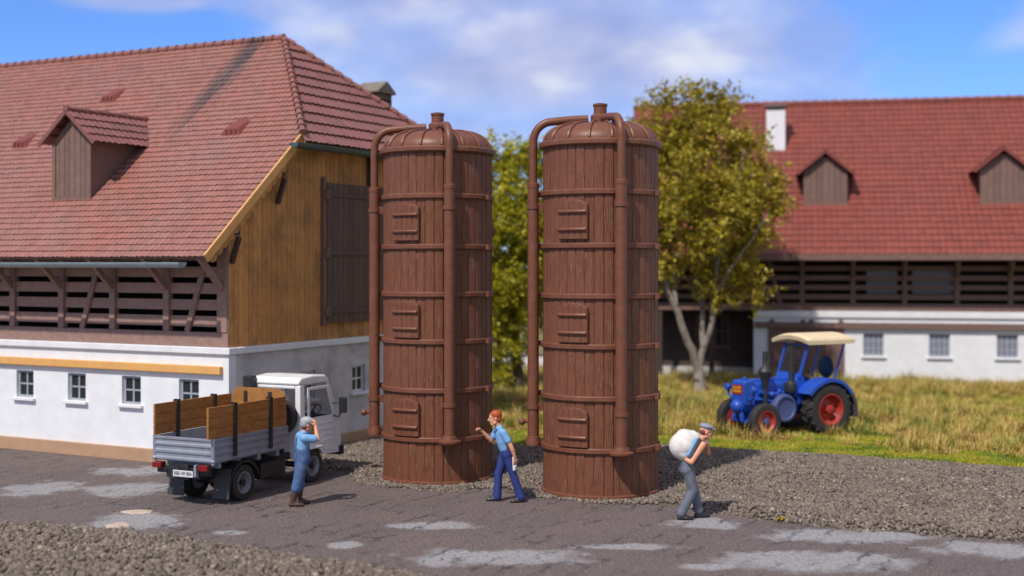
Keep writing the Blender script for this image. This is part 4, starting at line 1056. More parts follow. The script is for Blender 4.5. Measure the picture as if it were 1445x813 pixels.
# wheels
for sgn in (-1, 1):
    wheel(TR, (.97, sgn * .54, .34), .34, .24, .20, M['rim'], M['blackp'], sgn, nuts=6)
    wheel(TR, (3.26, sgn * .55, .34), .34, .20, .20, M['rim'], M['blackp'], sgn, nuts=6)
    # mudguard arch and flap
    q = MB(); n = 12; arcs = [(.97 + .43 * math.cos(a), .34 + .41 * math.sin(a)) for a in np.linspace(R(15), R(178), n)]
    for i in range(n - 1):
        (xa, za), (xb, zb) = arcs[i], arcs[i + 1]; ya, yb = sorted((sgn * .40, sgn * .675))
        ua, ub = (xa - .97) * .05, (xb - .97) * .05
        q.hexa([(xa, ya, za), (xa, yb, za), (xb, yb, zb), (xb, ya, zb), (xa * 1.0 + ua, ya, za + .022), (xa + ua, yb, za + .022), (xb + ub, yb, zb + .022), (xb + ub, ya, zb + .022)])
        yo = sgn * .675; lo, hi = sorted((yo, yo - sgn * .014))
        q.hexa([(xa, lo, za - .03), (xa, hi, za - .03), (xb, hi, zb - .03), (xb, lo, zb - .03), (xa, lo, za), (xa, hi, za), (xb, hi, zb), (xb, lo, zb)])
    mg = q.build('mudguard', M['blackp'], TR)
    q = MB(); ya, yb = sorted((sgn * .34, sgn * .73))
    q.hexa([(.40, ya + .0, .10), (.425, ya, .10), (.425, yb, .10), (.40, yb, .10), (.50, ya + .03, .66), (.525, ya + .03, .66), (.525, yb - .02, .66), (.50, yb - .02, .66)]); q.build('mud_flap', M['flap'], TR, bevel=.008)
    q = MB(); ya, yb = sorted((sgn * .42, sgn * .66)); q.box(-.10, -.025, ya + .03, yb, .69, .795); tl = q.build('tail_light', M['redlamp'], TR, bevel=.012)
    q = MB(); q.box(-.024, .03, ya + .02, yb - .02, .70, .80); q.build('lamp_bracket', M['blackp'], tl)
# spare wheel behind the cab
sp_ = MB(); sp_.lathe([(.21, -.09), (.32, -.10), (.345, -.06), (.345, .06), (.32, .10), (.21, .09)], at((2.62, -.32, 1.40), 'x'), 40, close=True); spw = sp_.build('spare_tyre', M['tyre'], TR, smooth=True)
q = MB(); q.lathe([(.205, -.06), (.205, .06), (.12, .03), (.001, .03), (.001, -.03)], at((2.62, -.32, 1.40), 'x'), 28); q.build('rim', M['rim'], spw, smooth=True)
p = MB(); p.bar((2.62, -.32, .66), (2.62, -.32, 1.2), .08, .05); p.build('spare_tyre_carrier', M['blackp'], TR)
# rear hitch and licence plate
p = MB(); p.box(-.05, .0, -.16, .30, .50, .78); p.lathe([(.06, -.10), (.08, -.04), (.05, 0)], at((-.02, .08, .66), 'x'), 14); p.build('tow_hitch', M['blackp'], TR)
p = MB(); p.box(-.145, -.13, -.34, .12, .57, .685); pl = p.build('licence_plate', M['plate'], TR)
p = MB(); p.box(-.128, -.05, -.40, -.35, .58, .80); p.build('plate_bracket', M['silver'], TR)
M['ink'] = pm('black_ink', (.015, .015, .015), rough=.6)
def lettering(text, name, size, mat, parent, loc, rot, depth=.002, xs=1.0):
    cu = bpy.data.curves.new(name, 'FONT'); cu.body = text; cu.size = size; cu.extrude = depth; cu.align_x = 'CENTER'; cu.align_y = 'CENTER'
    o = bpy.data.objects.new('tmp_text', cu); C.objects.link(o)
    dg = bpy.context.evaluated_depsgraph_get(); dg.update()
    me = bpy.data.meshes.new_from_object(o.evaluated_get(dg)); bpy.data.objects.remove(o)
    me.materials.clear(); q = link(name, me, mat, parent, loc, rot); q.scale = (xs, 1, 1); return q
lettering('BBB HM 804', 'lettering', .098, M['ink'], pl, (-.147, -.11, .628), (R(90), 0, R(-90)), xs=.80)
# ------------------------------------------------------------------ old blue tractor (x forward, y left)
M['blue'] = pm('blue_tractor_paint', (.012, .085, .50), (.010, .065, .40), rough=.42, scale=4, coat=.08, bump=.05, bscale=40, dirt=(.05, .07, .14), dscale=3, damt=.4)
M['bluegrey'] = pm('worn_blue_grey_paint', (.075, .10, .24), (.06, .08, .20), rough=.55, scale=6)
M['redrim'] = pm('red_wheel_paint', (.44, .035, .022), (.34, .03, .02), rough=.45, scale=5, dirt=(.14, .05, .035), dscale=4, damt=.5)
M['cream'] = pm('cream_canvas_roof', (.74, .60, .37), (.66, .53, .32), rough=.6, scale=4, bump=.08, bscale=30)
M['blackiron'] = pm('black_iron', (.022, .022, .024), (.035, .033, .033), rough=.5, scale=8, bump=.15, bscale=60)
M['badge'] = pm('red_badge', (.40, .025, .02), rough=.4)
M['badgeyellow'] = pm('yellow_badge_paint', (.75, .40, .03), rough=.4)
M['fender_dirt'] = pm('dusty_mudguard', (.075, .062, .075), (.055, .045, .055), rough=.7, scale=5)
TC = thing('tractor', 'old blue tractor with red wheels and a cream roof standing in the meadow', 'tractor', (7.92, 35.04, 0), R(207.6))
# hood and body
p = MB()
p.prism([(2.28, .82), (2.34, .90), (2.34, 1.42), (2.28, 1.47), (2.02, 1.49), (1.98, 1.43), (1.98, .82)], 1, -.27, .27); grille = p.build('radiator_shell', M['blue'], TC, bevel=.035)
p = MB(); p.prism([(-.27, .90), (.27, .90), (.27, 1.36), (.20, 1.44), (-.20, 1.44), (-.27, 1.36)], 0, .75, 1.975); hood = p.build('hood', M['blue'], TC, bevel=.04)
for y in (-.12, .12):
    p = MB(); p.tube([(.8, y, 1.45), (1.95, y, 1.45)], .035, 8); p.build('hood_ridge', M['blue'], hood, smooth=True)
p = MB(); p.lathe([(.05, 0), (.05, .04), (.03, .06), (.001, .065)], at((2.12, 0, 1.49)), 12); p.build('filler_cap', M['blue'], TC, smooth=True)
p = MB(); p.box(-.1, 2.1, -.20, .20, .52, .898); p.box(.0, .75, -.30, .30, .60, .92); eng = p.build('engine_block', M['blue'], TC, bevel=.05)
p = MB(); p.lathe([(.001, -.30), (.19, -.28), (.22, -.2), (.22, .1), (.001, .12)], at((2.25, 0, .82), 'x'), 20); p.build('cylinder_head', M['blue'], TC, smooth=True)
p = MB(); p.ball((2.36, .0, .80), (.17, .19, .18)); p.tube([(2.2, -.2, .80), (2.2, .2, .80)], .10, 14); p.build('hot_bulb_head', M['blue'], TC, smooth=True)
p = MB(); p.tube([(2.30, .1, .7), (2.30, .13, .45), (2.22, .13, .38)], .06, 10); p.tube([(2.30, -.08, .7), (2.30, -.1, .42)], .045, 10); p.build('front_pipe', M['blue'], TC, smooth=True)
# red badge with yellow lettering strokes, too small to read
p = MB(); p.box(2.342, 2.356, -.20, .20, 1.12, 1.36); bd = p.build('badge', M['badge'], TC, bevel=.005)
p = MB()
for z, n in ((1.29, 7), (1.20, 8)):
    for i in range(n):
        y = -.16 + .32 * i / n; p.box(2.357, 2.361, y, y + .026, z - .03, z + .035)
        if i % 2 == 0: p.box(2.357, 2.361, y + .027, y + .035, z - .03, z - .012)
p.build('badge_marks', M['badgeyellow'], bd)['kind'] = 'stuff'
# lamps
for sgn in (-1, 1):
    q = MB(); q.tube([(2.16, sgn * .22, .98), (2.22, sgn * .42, 1.0), (2.24, sgn * .52, 1.08), (2.25, sgn * .53, 1.20)], .035, 10); br_ = q.build('lamp_bracket', M['blue'], TC, smooth=True)
    q = MB(); q.lathe([(.001, -.12), (.06, -.10), (.095, -.03), (.10, .03), (.09, .045), (.001, .05)], at((2.27, sgn * .53, 1.26), 'x'), 20); q.build('headlight', M['blue'], br_, smooth=True)
# exhaust
p = MB(); p.lathe([(.055, .75), (.055, 1.30), (.08, 1.32), (.11, 1.48), (.17, 1.66), (.185, 1.70), (.17, 1.75), (.11, 1.81), (.075, 1.84), (.065, 1.86), (.065, 2.02), (.075, 2.03), (.075, 2.06), (.065, 2.07), (.065, 2.22), (.055, 2.22), (.055, 2.0)], at((1.72, .34, 0)), 20); p.build('exhaust', M['blackiron'], TC, smooth=True)
p = MB(); p.box(1.66, 1.78, .21, .34, 1.12, 1.28); p.build('exhaust_mount', M['blackiron'], TC)
p = MB(); p.tube([(.92, .40, 1.4), (.92, .40, 2.40)], .062, 14); p.lathe([(.06, 2.38), (.10, 2.40), (.10, 2.45), (.02, 2.48)], at((.92, .40, 0)), 14); af = p.build('air_filter_stack', M['blackiron'], TC, smooth=True)
p = MB(); p.lathe([(.001, 1.12), (.12, 1.13), (.14, 1.18), (.14, 1.38), (.12, 1.42), (.001, 1.43)], at((.92, .40, 0)), 18); p.box(.80, 1.04, .272, .38, 1.16, 1.38); p.build('filter_bowl', M['blackiron'], af, smooth=True)
# belt pulley and flywheel drums
for sgn in (-1, 1):
    q = MB(); A = Matrix.Translation((1.18, sgn * .20, .74)) @ (AX['y'] if sgn > 0 else Matrix.Rotation(R(90), 4, 'X'))
    q.lathe([(.30, 0), (.34, .02), (.36, .14), (.36, .30), (.345, .325), (.29, .33), (.275, .30), (.26, .295), (.001, .30)], A, 36); q.build('flywheel', M['bluegrey'], TC, smooth=True)
for sgn in (-1, 1):
    q = MB(); q.tube([(1.9, sgn * .30, 1.18), (1.5, sgn * .32, 1.10), (1.1, sgn * .31, 1.12)], .055, 10); q.ball((1.5, sgn * .33, 1.10), .08); q.ball((1.25, sgn * .33, 1.17), .06); q.tube([(2.0, sgn * .27, 1.0), (1.5, sgn * .29, .92)], .045, 8); q.build('side_pipe', M['blue'], TC, smooth=True)
# front axle and wheels
p = MB(); p.bar((2.0, -.55, .50), (2.0, .55, .50), .11, .12, up=(0, 0, 1)); p.box(1.9, 2.12, -.12, .12, .42, .60); p.bar((1.95, 0, .45), (1.0, 0, .55), .1, .1); p.build('front_axle', M['blue'], TC, bevel=.02)
p = MB(); p.tube([(2.18, -.5, .42), (2.18, .5, .42)], .025, 8); p.build('track_rod', M['blue'], TC, smooth=True)
for sgn in (-1, 1):
    wheel(TC, (2.0, sgn * .68, .46), .46, .21, .27, M['redrim'], M['bluegrey'], sgn, nuts=6, dish=.03)
    wheel(TC, (0, sgn * .72, .68), .68, .40, .40, M['redrim'], M['redrim'], sgn, lugs=20, nuts=8, dish=.10)
    q = MB(); q.tube([(0, sgn * .2, .68), (0, sgn * .60, .68)], .12, 14); q.build('rear_axle', M['blue'], TC, smooth=True)
    # inner side of the front wheels
    q = MB(); q.tube([(2.0, sgn * .42, .47), (2.0, sgn * .60, .46)], [.12, .09], 14); q.build('hub_carrier', M['blue'], TC, smooth=True)
    # fender: a wide arch with rolled edge, dusty rear end
    for nm, a0, a1, mt in (('fender', 30, 150, M['blue']), ('mud_apron', 150, 195, M['fender_dirt'])):
        q = MB(); n = 16; an = np.linspace(R(a0), R(a1), n)
        rad = [.79 + (.06 * ((math.degrees(a) - 150) / 45) if a > R(150) else (.06 * max(0, (60 - math.degrees(a)) / 30))) for a in an]
        yi, yo = sgn * .40, sgn * .96
        for i in range(n - 1):
            pa = [(rad[i] * math.cos(an[i]), .68 + rad[i] * math.sin(an[i])), (rad[i + 1] * math.cos(an[i + 1]), .68 + rad[i + 1] * math.sin(an[i + 1]))]
            pb = [((rad[i] + .03) * math.cos(an[i]), .68 + (rad[i] + .03) * math.sin(an[i])), ((rad[i + 1] + .03) * math.cos(an[i + 1]), .68 + (rad[i + 1] + .03) * math.sin(an[i + 1]))]
            lo, hi = sorted((yi, yo))
            q.hexa([(pa[0][0], lo, pa[0][1]), (pa[0][0], hi, pa[0][1]), (pa[1][0], hi, pa[1][1]), (pa[1][0], lo, pa[1][1]), (pb[0][0], lo, pb[0][1]), (pb[0][0], hi, pb[0][1]), (pb[1][0], hi, pb[1][1]), (pb[1][0], lo, pb[1][1])])
            pc = [((rad[i] - .06) * math.cos(an[i]), .68 + (rad[i] - .06) * math.sin(an[i])), ((rad[i + 1] - .06) * math.cos(an[i + 1]), .68 + (rad[i + 1] - .06) * math.sin(an[i + 1]))]
            lo, hi = sorted((yo, yo - sgn * .02))
            q.hexa([(pc[0][0], lo, pc[0][1]), (pc[0][0], hi, pc[0][1]), (pc[1][0], hi, pc[1][1]), (pc[1][0], lo, pc[1][1]), (pa[0][0], lo, pa[0][1]), (pa[0][0], hi, pa[0][1]), (pa[1][0], hi, pa[1][1]), (pa[1][0], lo, pa[1][1])])
        if nm == 'fender':   # inner side plate
            q.prism([(.62, .95)] + [(.78 * math.cos(a), .68 + .78 * math.sin(a)) for a in np.linspace(R(40), R(150), 12)] + [(-.5, .95)], 1, *sorted((yi, yi - sgn * .02)))
        q.build(nm, mt, TC, smooth=True, angle=30)
# driver's place
p = MB(); p.box(-.35, .72, -.39, .39, .92, .99); p.build('footplate', M['blue'], TC, bevel=.02)
p = MB(); p.prism([(.55, .99), (.80, .99), (.80, 1.45), (.72, 1.60), (.52, 1.60)], 1, -.42, .42); p.build('dashboard', M['blue'], TC, bevel=.03)
for sgn in (-1, 1):
    q = MB(); q.prism([(.25, .90), (.72, .80), (.80, 1.45), (.55, 1.58), (.40, 1.2)], 1, *sorted((sgn * .40, sgn * .44))); q.build('cowl_side', M['blue'], TC, bevel=.015)
    q = MB(); q.bar((.68, sgn * .44, 1.50), (.38, sgn * .44, 2.38), .05, .08, up=(1, 0, .3)); q.build('windscreen_post', M['blue'], TC, bevel=.012)
    q = MB(); q.bar((-.50, sgn * .44, 1.42), (-.80, sgn * .50, 2.36), .045, .055, up=(1, 0, .3)); q.build('rear_post', M['blue'], TC, bevel=.01)
p = MB(); p.bar((.64, -.42, 1.60), (.64, .42, 1.60), .05, .06); p.bar((.39, -.42, 2.34), (.39, .42, 2.34), .05, .05); wf = p.build('windscreen_frame', M['blue'], TC)
p = MB(); p.add([(.63, -.42, 1.62), (.63, .42, 1.62), (.40, .42, 2.32), (.40, -.42, 2.32)], [(0, 1, 2, 3)]); p.build('windscreen', M['clear'], wf)
# roof: shallow arch
p = MB(); n = 10; ys = np.linspace(-.74, .74, n + 1); top = lambda y: 2.50 + .12 * (1 - (y / .74) ** 2)
for i in range(n):
    a, b_ = ys[i], ys[i + 1]
    p.hexa([(-.95, a, top(a) - .12), (.62, a, top(a) - .12), (.62, b_, top(b_) - .12), (-.95, b_, top(b_) - .12), (-.97, a, top(a) - .02), (.64, a, top(a) - .02), (.64, b_, top(b_) - .02), (-.97, b_, top(b_) - .02)])
    am, bm_ = a, b_
    p.hexa([(-.97, a, top(a) - .019), (.64, a, top(a) - .019), (.64, b_, top(b_) - .019), (-.97, b_, top(b_) - .019), (-.85, a * .96, top(a) + .035), (.5, a * .96, top(a) + .035), (.5, b_ * .96, top(b_) + .035), (-.85, b_ * .96, top(b_) + .035)])
p.build('canopy', M['cream'], TC)
# seat, wheel
M['seatblue'] = pm('blue_seat_leather', (.02, .07, .16), (.015, .05, .12), rough=.5, scale=6)
p = MB(); p.ball((-.38, 0, 1.36), (.24, .26, .07)); p.tube([(-.38, 0, 1.0), (-.38, 0, 1.33)], .05, 10); st_ = p.build('seat', M['seatblue'], TC, smooth=True)
p = MB(); p.ball((-.60, 0, 1.72), (.06, .31, .30)); p.bar((-.55, 0, 1.36), (-.60, 0, 1.6), .08, .03, up=(1, 0, 0)); p.build('seat_back', M['seatblue'], st_, smooth=True)
p = MB(); A = Matrix.Translation((.22, .0, 1.68)) @ Matrix.Rotation(R(-40), 4, 'Y')
p.lathe([(.20, -.014), (.215, 0), (.20, .014), (.185, 0)], A, 28, close=True); p.bar(A @ Vector((-.19, 0, 0)), A @ Vector((.19, 0, 0)), .025, .015); p.tube([A @ Vector((0, 0, 0)), (.6, 0, 1.3)], .025, 8); p.build('steering_wheel', M['blackiron'], TC, smooth=True)
for y in (.22, -.25):
    p = MB(); p.tube([(.3, y, .99), (.24, y, 1.45)], .016, 8); p.ball((.24, y, 1.47), .035); p.build('lever', M['blackiron'], TC, smooth=True)
# ------------------------------------------------------------------ trees
M['bark'] = pm('pale_birchy_bark', (.34, .29, .24), (.20, .165, .135), rough=.85, scale=5, stretch=(3, 3, .8), bump=.6, bscale=18, bstretch=(3, 3, .7), dirt=(.07, .055, .045), dscale=3, damt=.6)
M['bark_dark'] = pm('brown_bark', (.12, .09, .065), (.07, .055, .04), rough=.9, scale=5, stretch=(3, 3, .8), bump=.6, bscale=18)
def leaf_mat(name, stops):
    m, t, b = new_mat(name)
    g = N(t, 'ShaderNodeNewGeometry'); c = N(t, 'ShaderNodeTexCoord')
    n = N(t, 'ShaderNodeTexNoise', Scale=1.3, Detail=3.0); t.links.new(c.outputs['Object'], n.inputs['Vector'])
    f = math_node(t, 'ADD', math_node(t, 'MULTIPLY', g.outputs['Random Per Island'], .6), math_node(t, 'MULTIPLY_ADD', n.outputs['Fac'], 1.0, -.3))
    col = ramp(t, f, stops)
    b.inputs['Roughness'].default_value = .5
    t.links.new(col, b.inputs['Base Color'])
    tr_ = N(t, 'ShaderNodeBsdfTranslucent'); t.links.new(col, tr_.inputs[0])
    mx = N(t, 'ShaderNodeMixShader'); mx.inputs[0].default_value = .38
    t.links.new(b.outputs[0], mx.inputs[1]); t.links.new(tr_.outputs[0], mx.inputs[2]); t.links.new(mx.outputs[0], t.nodes['Material Output'].inputs[0])
    return m
M['leaf_olive'] = leaf_mat('olive_yellow_leaves', [(.02, (.13, .10, .008)), (.32, (.26, .205, .012)), (.6, (.48, .385, .020)), (.9, (.68, .56, .09)), (1.0, (.36, .18, .02))])
M['leaf_green'] = leaf_mat('yellow_green_leaves', [(.05, (.17, .165, .008)), (.4, (.37, .34, .014)), (.75, (.54, .49, .02)), (1.0, (.62, .52, .04))])
M['leaf_far'] = leaf_mat('far_dark_leaves', [(.05, (.03, .045, .01)), (.5, (.06, .085, .015)), (1.0, (.10, .11, .02))])
def leaves(name, P, size, mat, parent=None, flat=.35):
    n = len(P)
    d = rng.normal(0, 1, (n, 3)); d[:, 2] *= .7; d /= np.linalg.norm(d, axis=1)[:, None]
    e = np.cross(d, rng.normal(0, 1, (n, 3))); e /= np.linalg.norm(e, axis=1)[:, None]
    nn_ = np.cross(d, e)
    L = size[:, None]; V = np.zeros((n, 4, 3))
    V[:, 0] = P; V[:, 1] = P + d * L * .5 + e * L * flat + nn_ * L * .08; V[:, 2] = P + d * L; V[:, 3] = P + d * L * .5 - e * L * flat + nn_ * L * .08
    F = np.array([(0, 1, 2), (0, 2, 3)])[None] + (np.arange(n) * 4)[:, None, None]
    return link(name, np_mesh(name, V.reshape(-1, 3), 3, F.reshape(-1, 3)), mat, parent)
def limb(mb, pts, r0, r1, seg=10, wob=.022):
    P = [Vector(p) for p in pts]; out = []
    for i in range(len(P) - 1):
        for k in range(4):
            f = k / 4; q = P[i].lerp(P[i + 1], f)
            if i or k: q += Vector((random.gauss(0, wob), random.gauss(0, wob), 0)) * min(1, r0 * 6)
            out.append(q)
    out.append(P[-1]); n = len(out)
    mb.tube(out, [r0 + (r1 - r0) * i / (n - 1) for i in range(n)], seg); return out
def crown_leaves(centres, ntw, per, cen, rad, twl, seedp, holes=.0, droop=.15):
    """leaf sprays on twigs that fill the crown's clumps"""
    pts = []; tw = []
    for (c, r) in centres:
        c = np.array(c)
        for _ in range(int(ntw * r * r)):
            d = rng.normal(0, 1, 3); d /= np.linalg.norm(d)
            s = c + d * r * rng.uniform(.15, .75); dd = d * .8 + rng.normal(0, .45, 3); dd[2] -= droop; dd /= np.linalg.norm(dd)
            L = twl * rng.uniform(.5, 1.3)
            e = s + dd * L; tw.append((s, e))
            f = rng.uniform(.1, 1.05, per)[:, None]
            pts.append(s + (e - s) * f + rng.normal(0, .05, (per, 3)))
    return np.concatenate(pts), tw
def make_tree(name, label, loc, trunk_paths, centres, ntw, per, leaf, bark, lsize, twl, cat='tree', droop=.15):
    root = thing(name, label, cat, loc)
    tb = MB()
    for pts, r0, r1 in trunk_paths: limb(tb, pts, r0, r1)
    tk = tb.build('trunk', bark, root, smooth=True)
    P, tw = crown_leaves(centres, ntw, per, None, None, twl, 0, droop=droop)
    cr = leaves('crown', P, rng.uniform(.55, 1.25, len(P)) * lsize, leaf, root)
    tm = MB()
    for s, e in tw[::3]: tm.add([s, s + np.array((.012, 0, 0)), e, s + np.array((0, .012, .012))], [(0, 1, 2), (1, 3, 2), (3, 0, 2)])
    tm.build('twigs', bark, cr)['kind'] = 'stuff'
    return root
random.seed(11); rng = np.random.default_rng(12)
# the olive tree between the right silo and the tractor: local frame at its foot, 1 m is about 40 px
TX, TY = 6.55, 45.5
def lp(px, py, dy=0): 
    Y = TY + dy; return ((px - 722.5) / 1850 * Y - TX, dy, 4.5 + (372 - py) / 1850 * Y)
tp = [([(0, 0, -.2), lp(988, 538), lp(984, 518)], .25, .17),
      ([lp(984, 518), lp(966, 470, -.2), lp(953, 432, -.3), lp(938, 400, -.4), lp(918, 365, -.6), lp(905, 300, -.6)], .15, .05),
      ([lp(953, 432, -.3), lp(950, 395, 0), lp(945, 330, .3), lp(950, 260, .4)], .10, .03),
      ([lp(985, 520), lp(992, 490, .1), lp(990, 440, .2), lp(985, 380, .3), lp(985, 300, .2), lp(1000, 200, 0)], .13, .03),
      ([lp(992, 492, .1), lp(1004, 460, -.1), lp(1006, 420, -.2), lp(1015, 360, -.4), lp(1040, 280, -.4), lp(1050, 210, -.3)], .11, .03),
      ([lp(1006, 420, -.2), lp(1030, 380, -.8), lp(1060, 340, -1.0), lp(1085, 300, -1.0)], .06, .02),
      ([lp(1012, 440, -.2), lp(1045, 425, -.4), lp(1085, 405, -.5)], .03, .012)]
cs = []
for (px, py, r, dy) in ((912, 180, .55, .1), (903, 215, .6, -.3), (908, 300, .7, .3), (905, 350, .6, 0), (925, 150, .4, .1), (1090, 275, .5, 0), (935, 215, .95, .3), (990, 190, 1.15, -.2), (1045, 205, .95, .2), (960, 155, .75, 0), (1010, 150, .75, .3), (915, 270, .8, -.5), (975, 265, 1.2, .9), (1045, 270, 1.15, -.5), (1080, 250, .75, .3),
                        (930, 330, .85, .2), (985, 330, 1.1, -.9), (1040, 335, 1.0, .6), (1075, 320, .75, -.4), (945, 372, .6, -.4), (1005, 380, .8, .3), (1050, 385, .72, -.3), (1010, 415, .45, -.6), (1060, 415, .40, -.4),
                        (985, 250, 1.1, -1.2), (1020, 300, 1.0, -1.3), (950, 290, .9, -1.2), (950, 200, .8, 1.0), (1030, 240, .9, 1.2), (945, 130, .35, 0), (985, 125, .45, 0), (1025, 140, .40, 0), (1098, 290, .38, 0), (1082, 405, .22, -.5), (905, 225, .5, 0)):
    cs.append((lp(px, py, dy), r))
make_tree('olive_leaved_tree', 'olive yellow tree with pale forked trunk standing between the right silo and the tractor', (TX, TY, 0), tp, cs, 120, 19, M['leaf_olive'], M['bark'], .135, .62, droop=.25)
# the green tree seen between the silos
random.seed(5)
BX, BY = .30, 46.0
def lq(px, py, dy=0):
    Y = BY + dy; return ((px - 722.5) / 1850 * Y - BX, dy, 4.5 + (372 - py) / 1850 * Y)
tp = [([(0, 0, -.2), lq(728, 500), lq(722, 420), lq(726, 330), lq(728, 240)], .22, .04), ([lq(726, 480), lq(700, 400), lq(685, 320)], .1, .03), ([lq(724, 460), lq(755, 390), lq(775, 310)], .1, .03)]
cs = []
for (px, py, r, dy) in ((735, 222, .8, 0), (700, 240, .9, .4), (765, 235, .8, .2), (725, 280, 1.2, -.4), (680, 300, 1.0, 0), (770, 300, 1.1, -.2), (715, 350, 1.2, .6), (755, 370, 1.1, -.6), (680, 380, 1.0, .2), (720, 425, 1.1, -.5), (770, 430, .9, .2),
                        (690, 460, .9, -.2), (725, 480, .7, -.4), (708, 512, .55, -.4), (695, 525, .5, -.3), (690, 205, .4, 0), (745, 205, .35, 0), (655, 340, .9, 0), (660, 430, .8, 0), (800, 350, .9, 0), (700, 320, 1, -1.1), (745, 320, 1, -1.2), (715, 400, 1, -1.2)):
    cs.append((lq(px, py, dy), r))
make_tree('yellow_green_tree', 'dense yellow green tree seen in the gap between the two silos', (BX, BY, 0), tp, cs, 120, 20, M['leaf_green'], M['bark_dark'], .135, .55)
# low pale wall behind that tree, and a far wood along the horizon
p = MB(); p.box(-9, 3.4, 54.0, 54.3, -.1, .72); gw = p.build('garden_wall', M['plaster'], None, bevel=.02)
tag(gw, 'low pale garden wall behind the tree in the gap between the silos', 'wall')
p = MB(); p.box(-9.05, 3.45, 53.95, 54.35, .722, .80); p.build('coping', M['chimcap'], gw, bevel=.01)
n = 26000
bx = rng.uniform(-130, 130, 260); bh = rng.uniform(3.0, 5.5, 260); by = rng.uniform(118, 150, 260)
k = rng.integers(0, 260, n); d = rng.normal(0, 1, (n, 3)); d /= np.linalg.norm(d, axis=1)[:, None]
P = np.column_stack([bx[k] + d[:, 0] * 3.2, by[k] + d[:, 1] * 3.2, bh[k] * .5 + d[:, 2] * bh[k] * .5])
o = leaves('far_wood', P, rng.uniform(.6, 1.3, n), M['leaf_far']); o['kind'] = 'stuff'
# a tuft that grows through the asphalt
X, Y = gp(1103, 738); random.seed(2)
lf = MB(); nu_, nv_ = 9, 7
vs = [(X + (i / (nu_ - 1) - .5) * .17, Y + (j / (nv_ - 1) - .5) * .16 * math.sin(math.pi * (i + .6) / nu_), .025 + .05 * math.sin(i * .9) ** 2 + .03 * abs(j - 3) / 3 + random.uniform(0, .015)) for i in range(nu_) for j in range(nv_)]
lf.add(vs, [(i * nv_ + j, i * nv_ + j + 1, (i + 1) * nv_ + j + 1, (i + 1) * nv_ + j) for i in range(nu_ - 1) for j in range(nv_ - 1)])
tag(lf.build('fallen_leaf', M['leaf_olive']), 'small crumpled yellow green leaf lying on the asphalt beside the gravel', 'leaf')
# ------------------------------------------------------------------ people
def skin_m(name, c, c2): return pm(name, c, c2, rough=.5, scale=9, bump=.05, bscale=60)
M['skin'] = skin_m('skin', (.70, .34, .19), (.62, .28, .155))
M['shirt_blue'] = pm('light_blue_shirt', (.20, .40, .66), (.15, .32, .56), rough=.7, scale=10, bump=.25, bscale=26)
M['jeans'] = pm('navy_trousers', (.022, .045, .20), (.015, .03, .14), rough=.65, scale=10, bump=.25, bscale=24)
M['dungaree'] = pm('denim_dungarees', (.060, .125, .28), (.04, .085, .20), rough=.7, scale=10, bump=.25, bscale=24, dirt=(.2, .25, .34), dscale=9, damt=.35)
M['greytr'] = pm('grey_trousers', (.135, .15, .185), (.10, .11, .14), rough=.7, scale=10, bump=.25, bscale=24, dirt=(.25, .27, .3), dscale=8, damt=.35)
M['boot'] = pm('brown_boots', (.085, .045, .025), (.06, .03, .018), rough=.5, scale=9)
M['shoe'] = pm('dark_shoes', (.05, .035, .03), (.035, .026, .022), rough=.4, scale=9)
M['shoeblack'] = pm('black_shoes', (.02, .02, .022), rough=.4)
M['redhair'] = pm('orange_red_hair', (.42, .075, .012), (.32, .05, .008), rough=.55, scale=14, bump=.5, bscale=40, bstretch=(1, 4, 1))
M['greyhair'] = pm('grey_knit_cap', (.40, .41, .42), (.30, .31, .32), rough=.7, scale=12, bump=.5, bscale=40)
M['greycap'] = pm('grey_flat_cap', (.26, .28, .32), (.20, .22, .25), rough=.6, scale=12, bump=.25, bscale=30)
M['brownhair'] = pm('reddish_hair', (.20, .04, .03), rough=.6)
M['vest'] = pm('black_vest', (.03, .032, .036), (.045, .045, .05), rough=.7, scale=10, bump=.2, bscale=24)
M['sack'] = pm('white_sack_cloth', (.74, .71, .66), (.66, .62, .57), rough=.85, scale=6, bump=.5, bscale=12, bdist=.03, dirt=(.45, .40, .36), dscale=5, damt=.35)
M['eye'] = pm('eye_white', (.8, .8, .8), rough=.3)
M['rag'] = pm('white_rag', (.78, .78, .76), rough=.8, bump=.3)

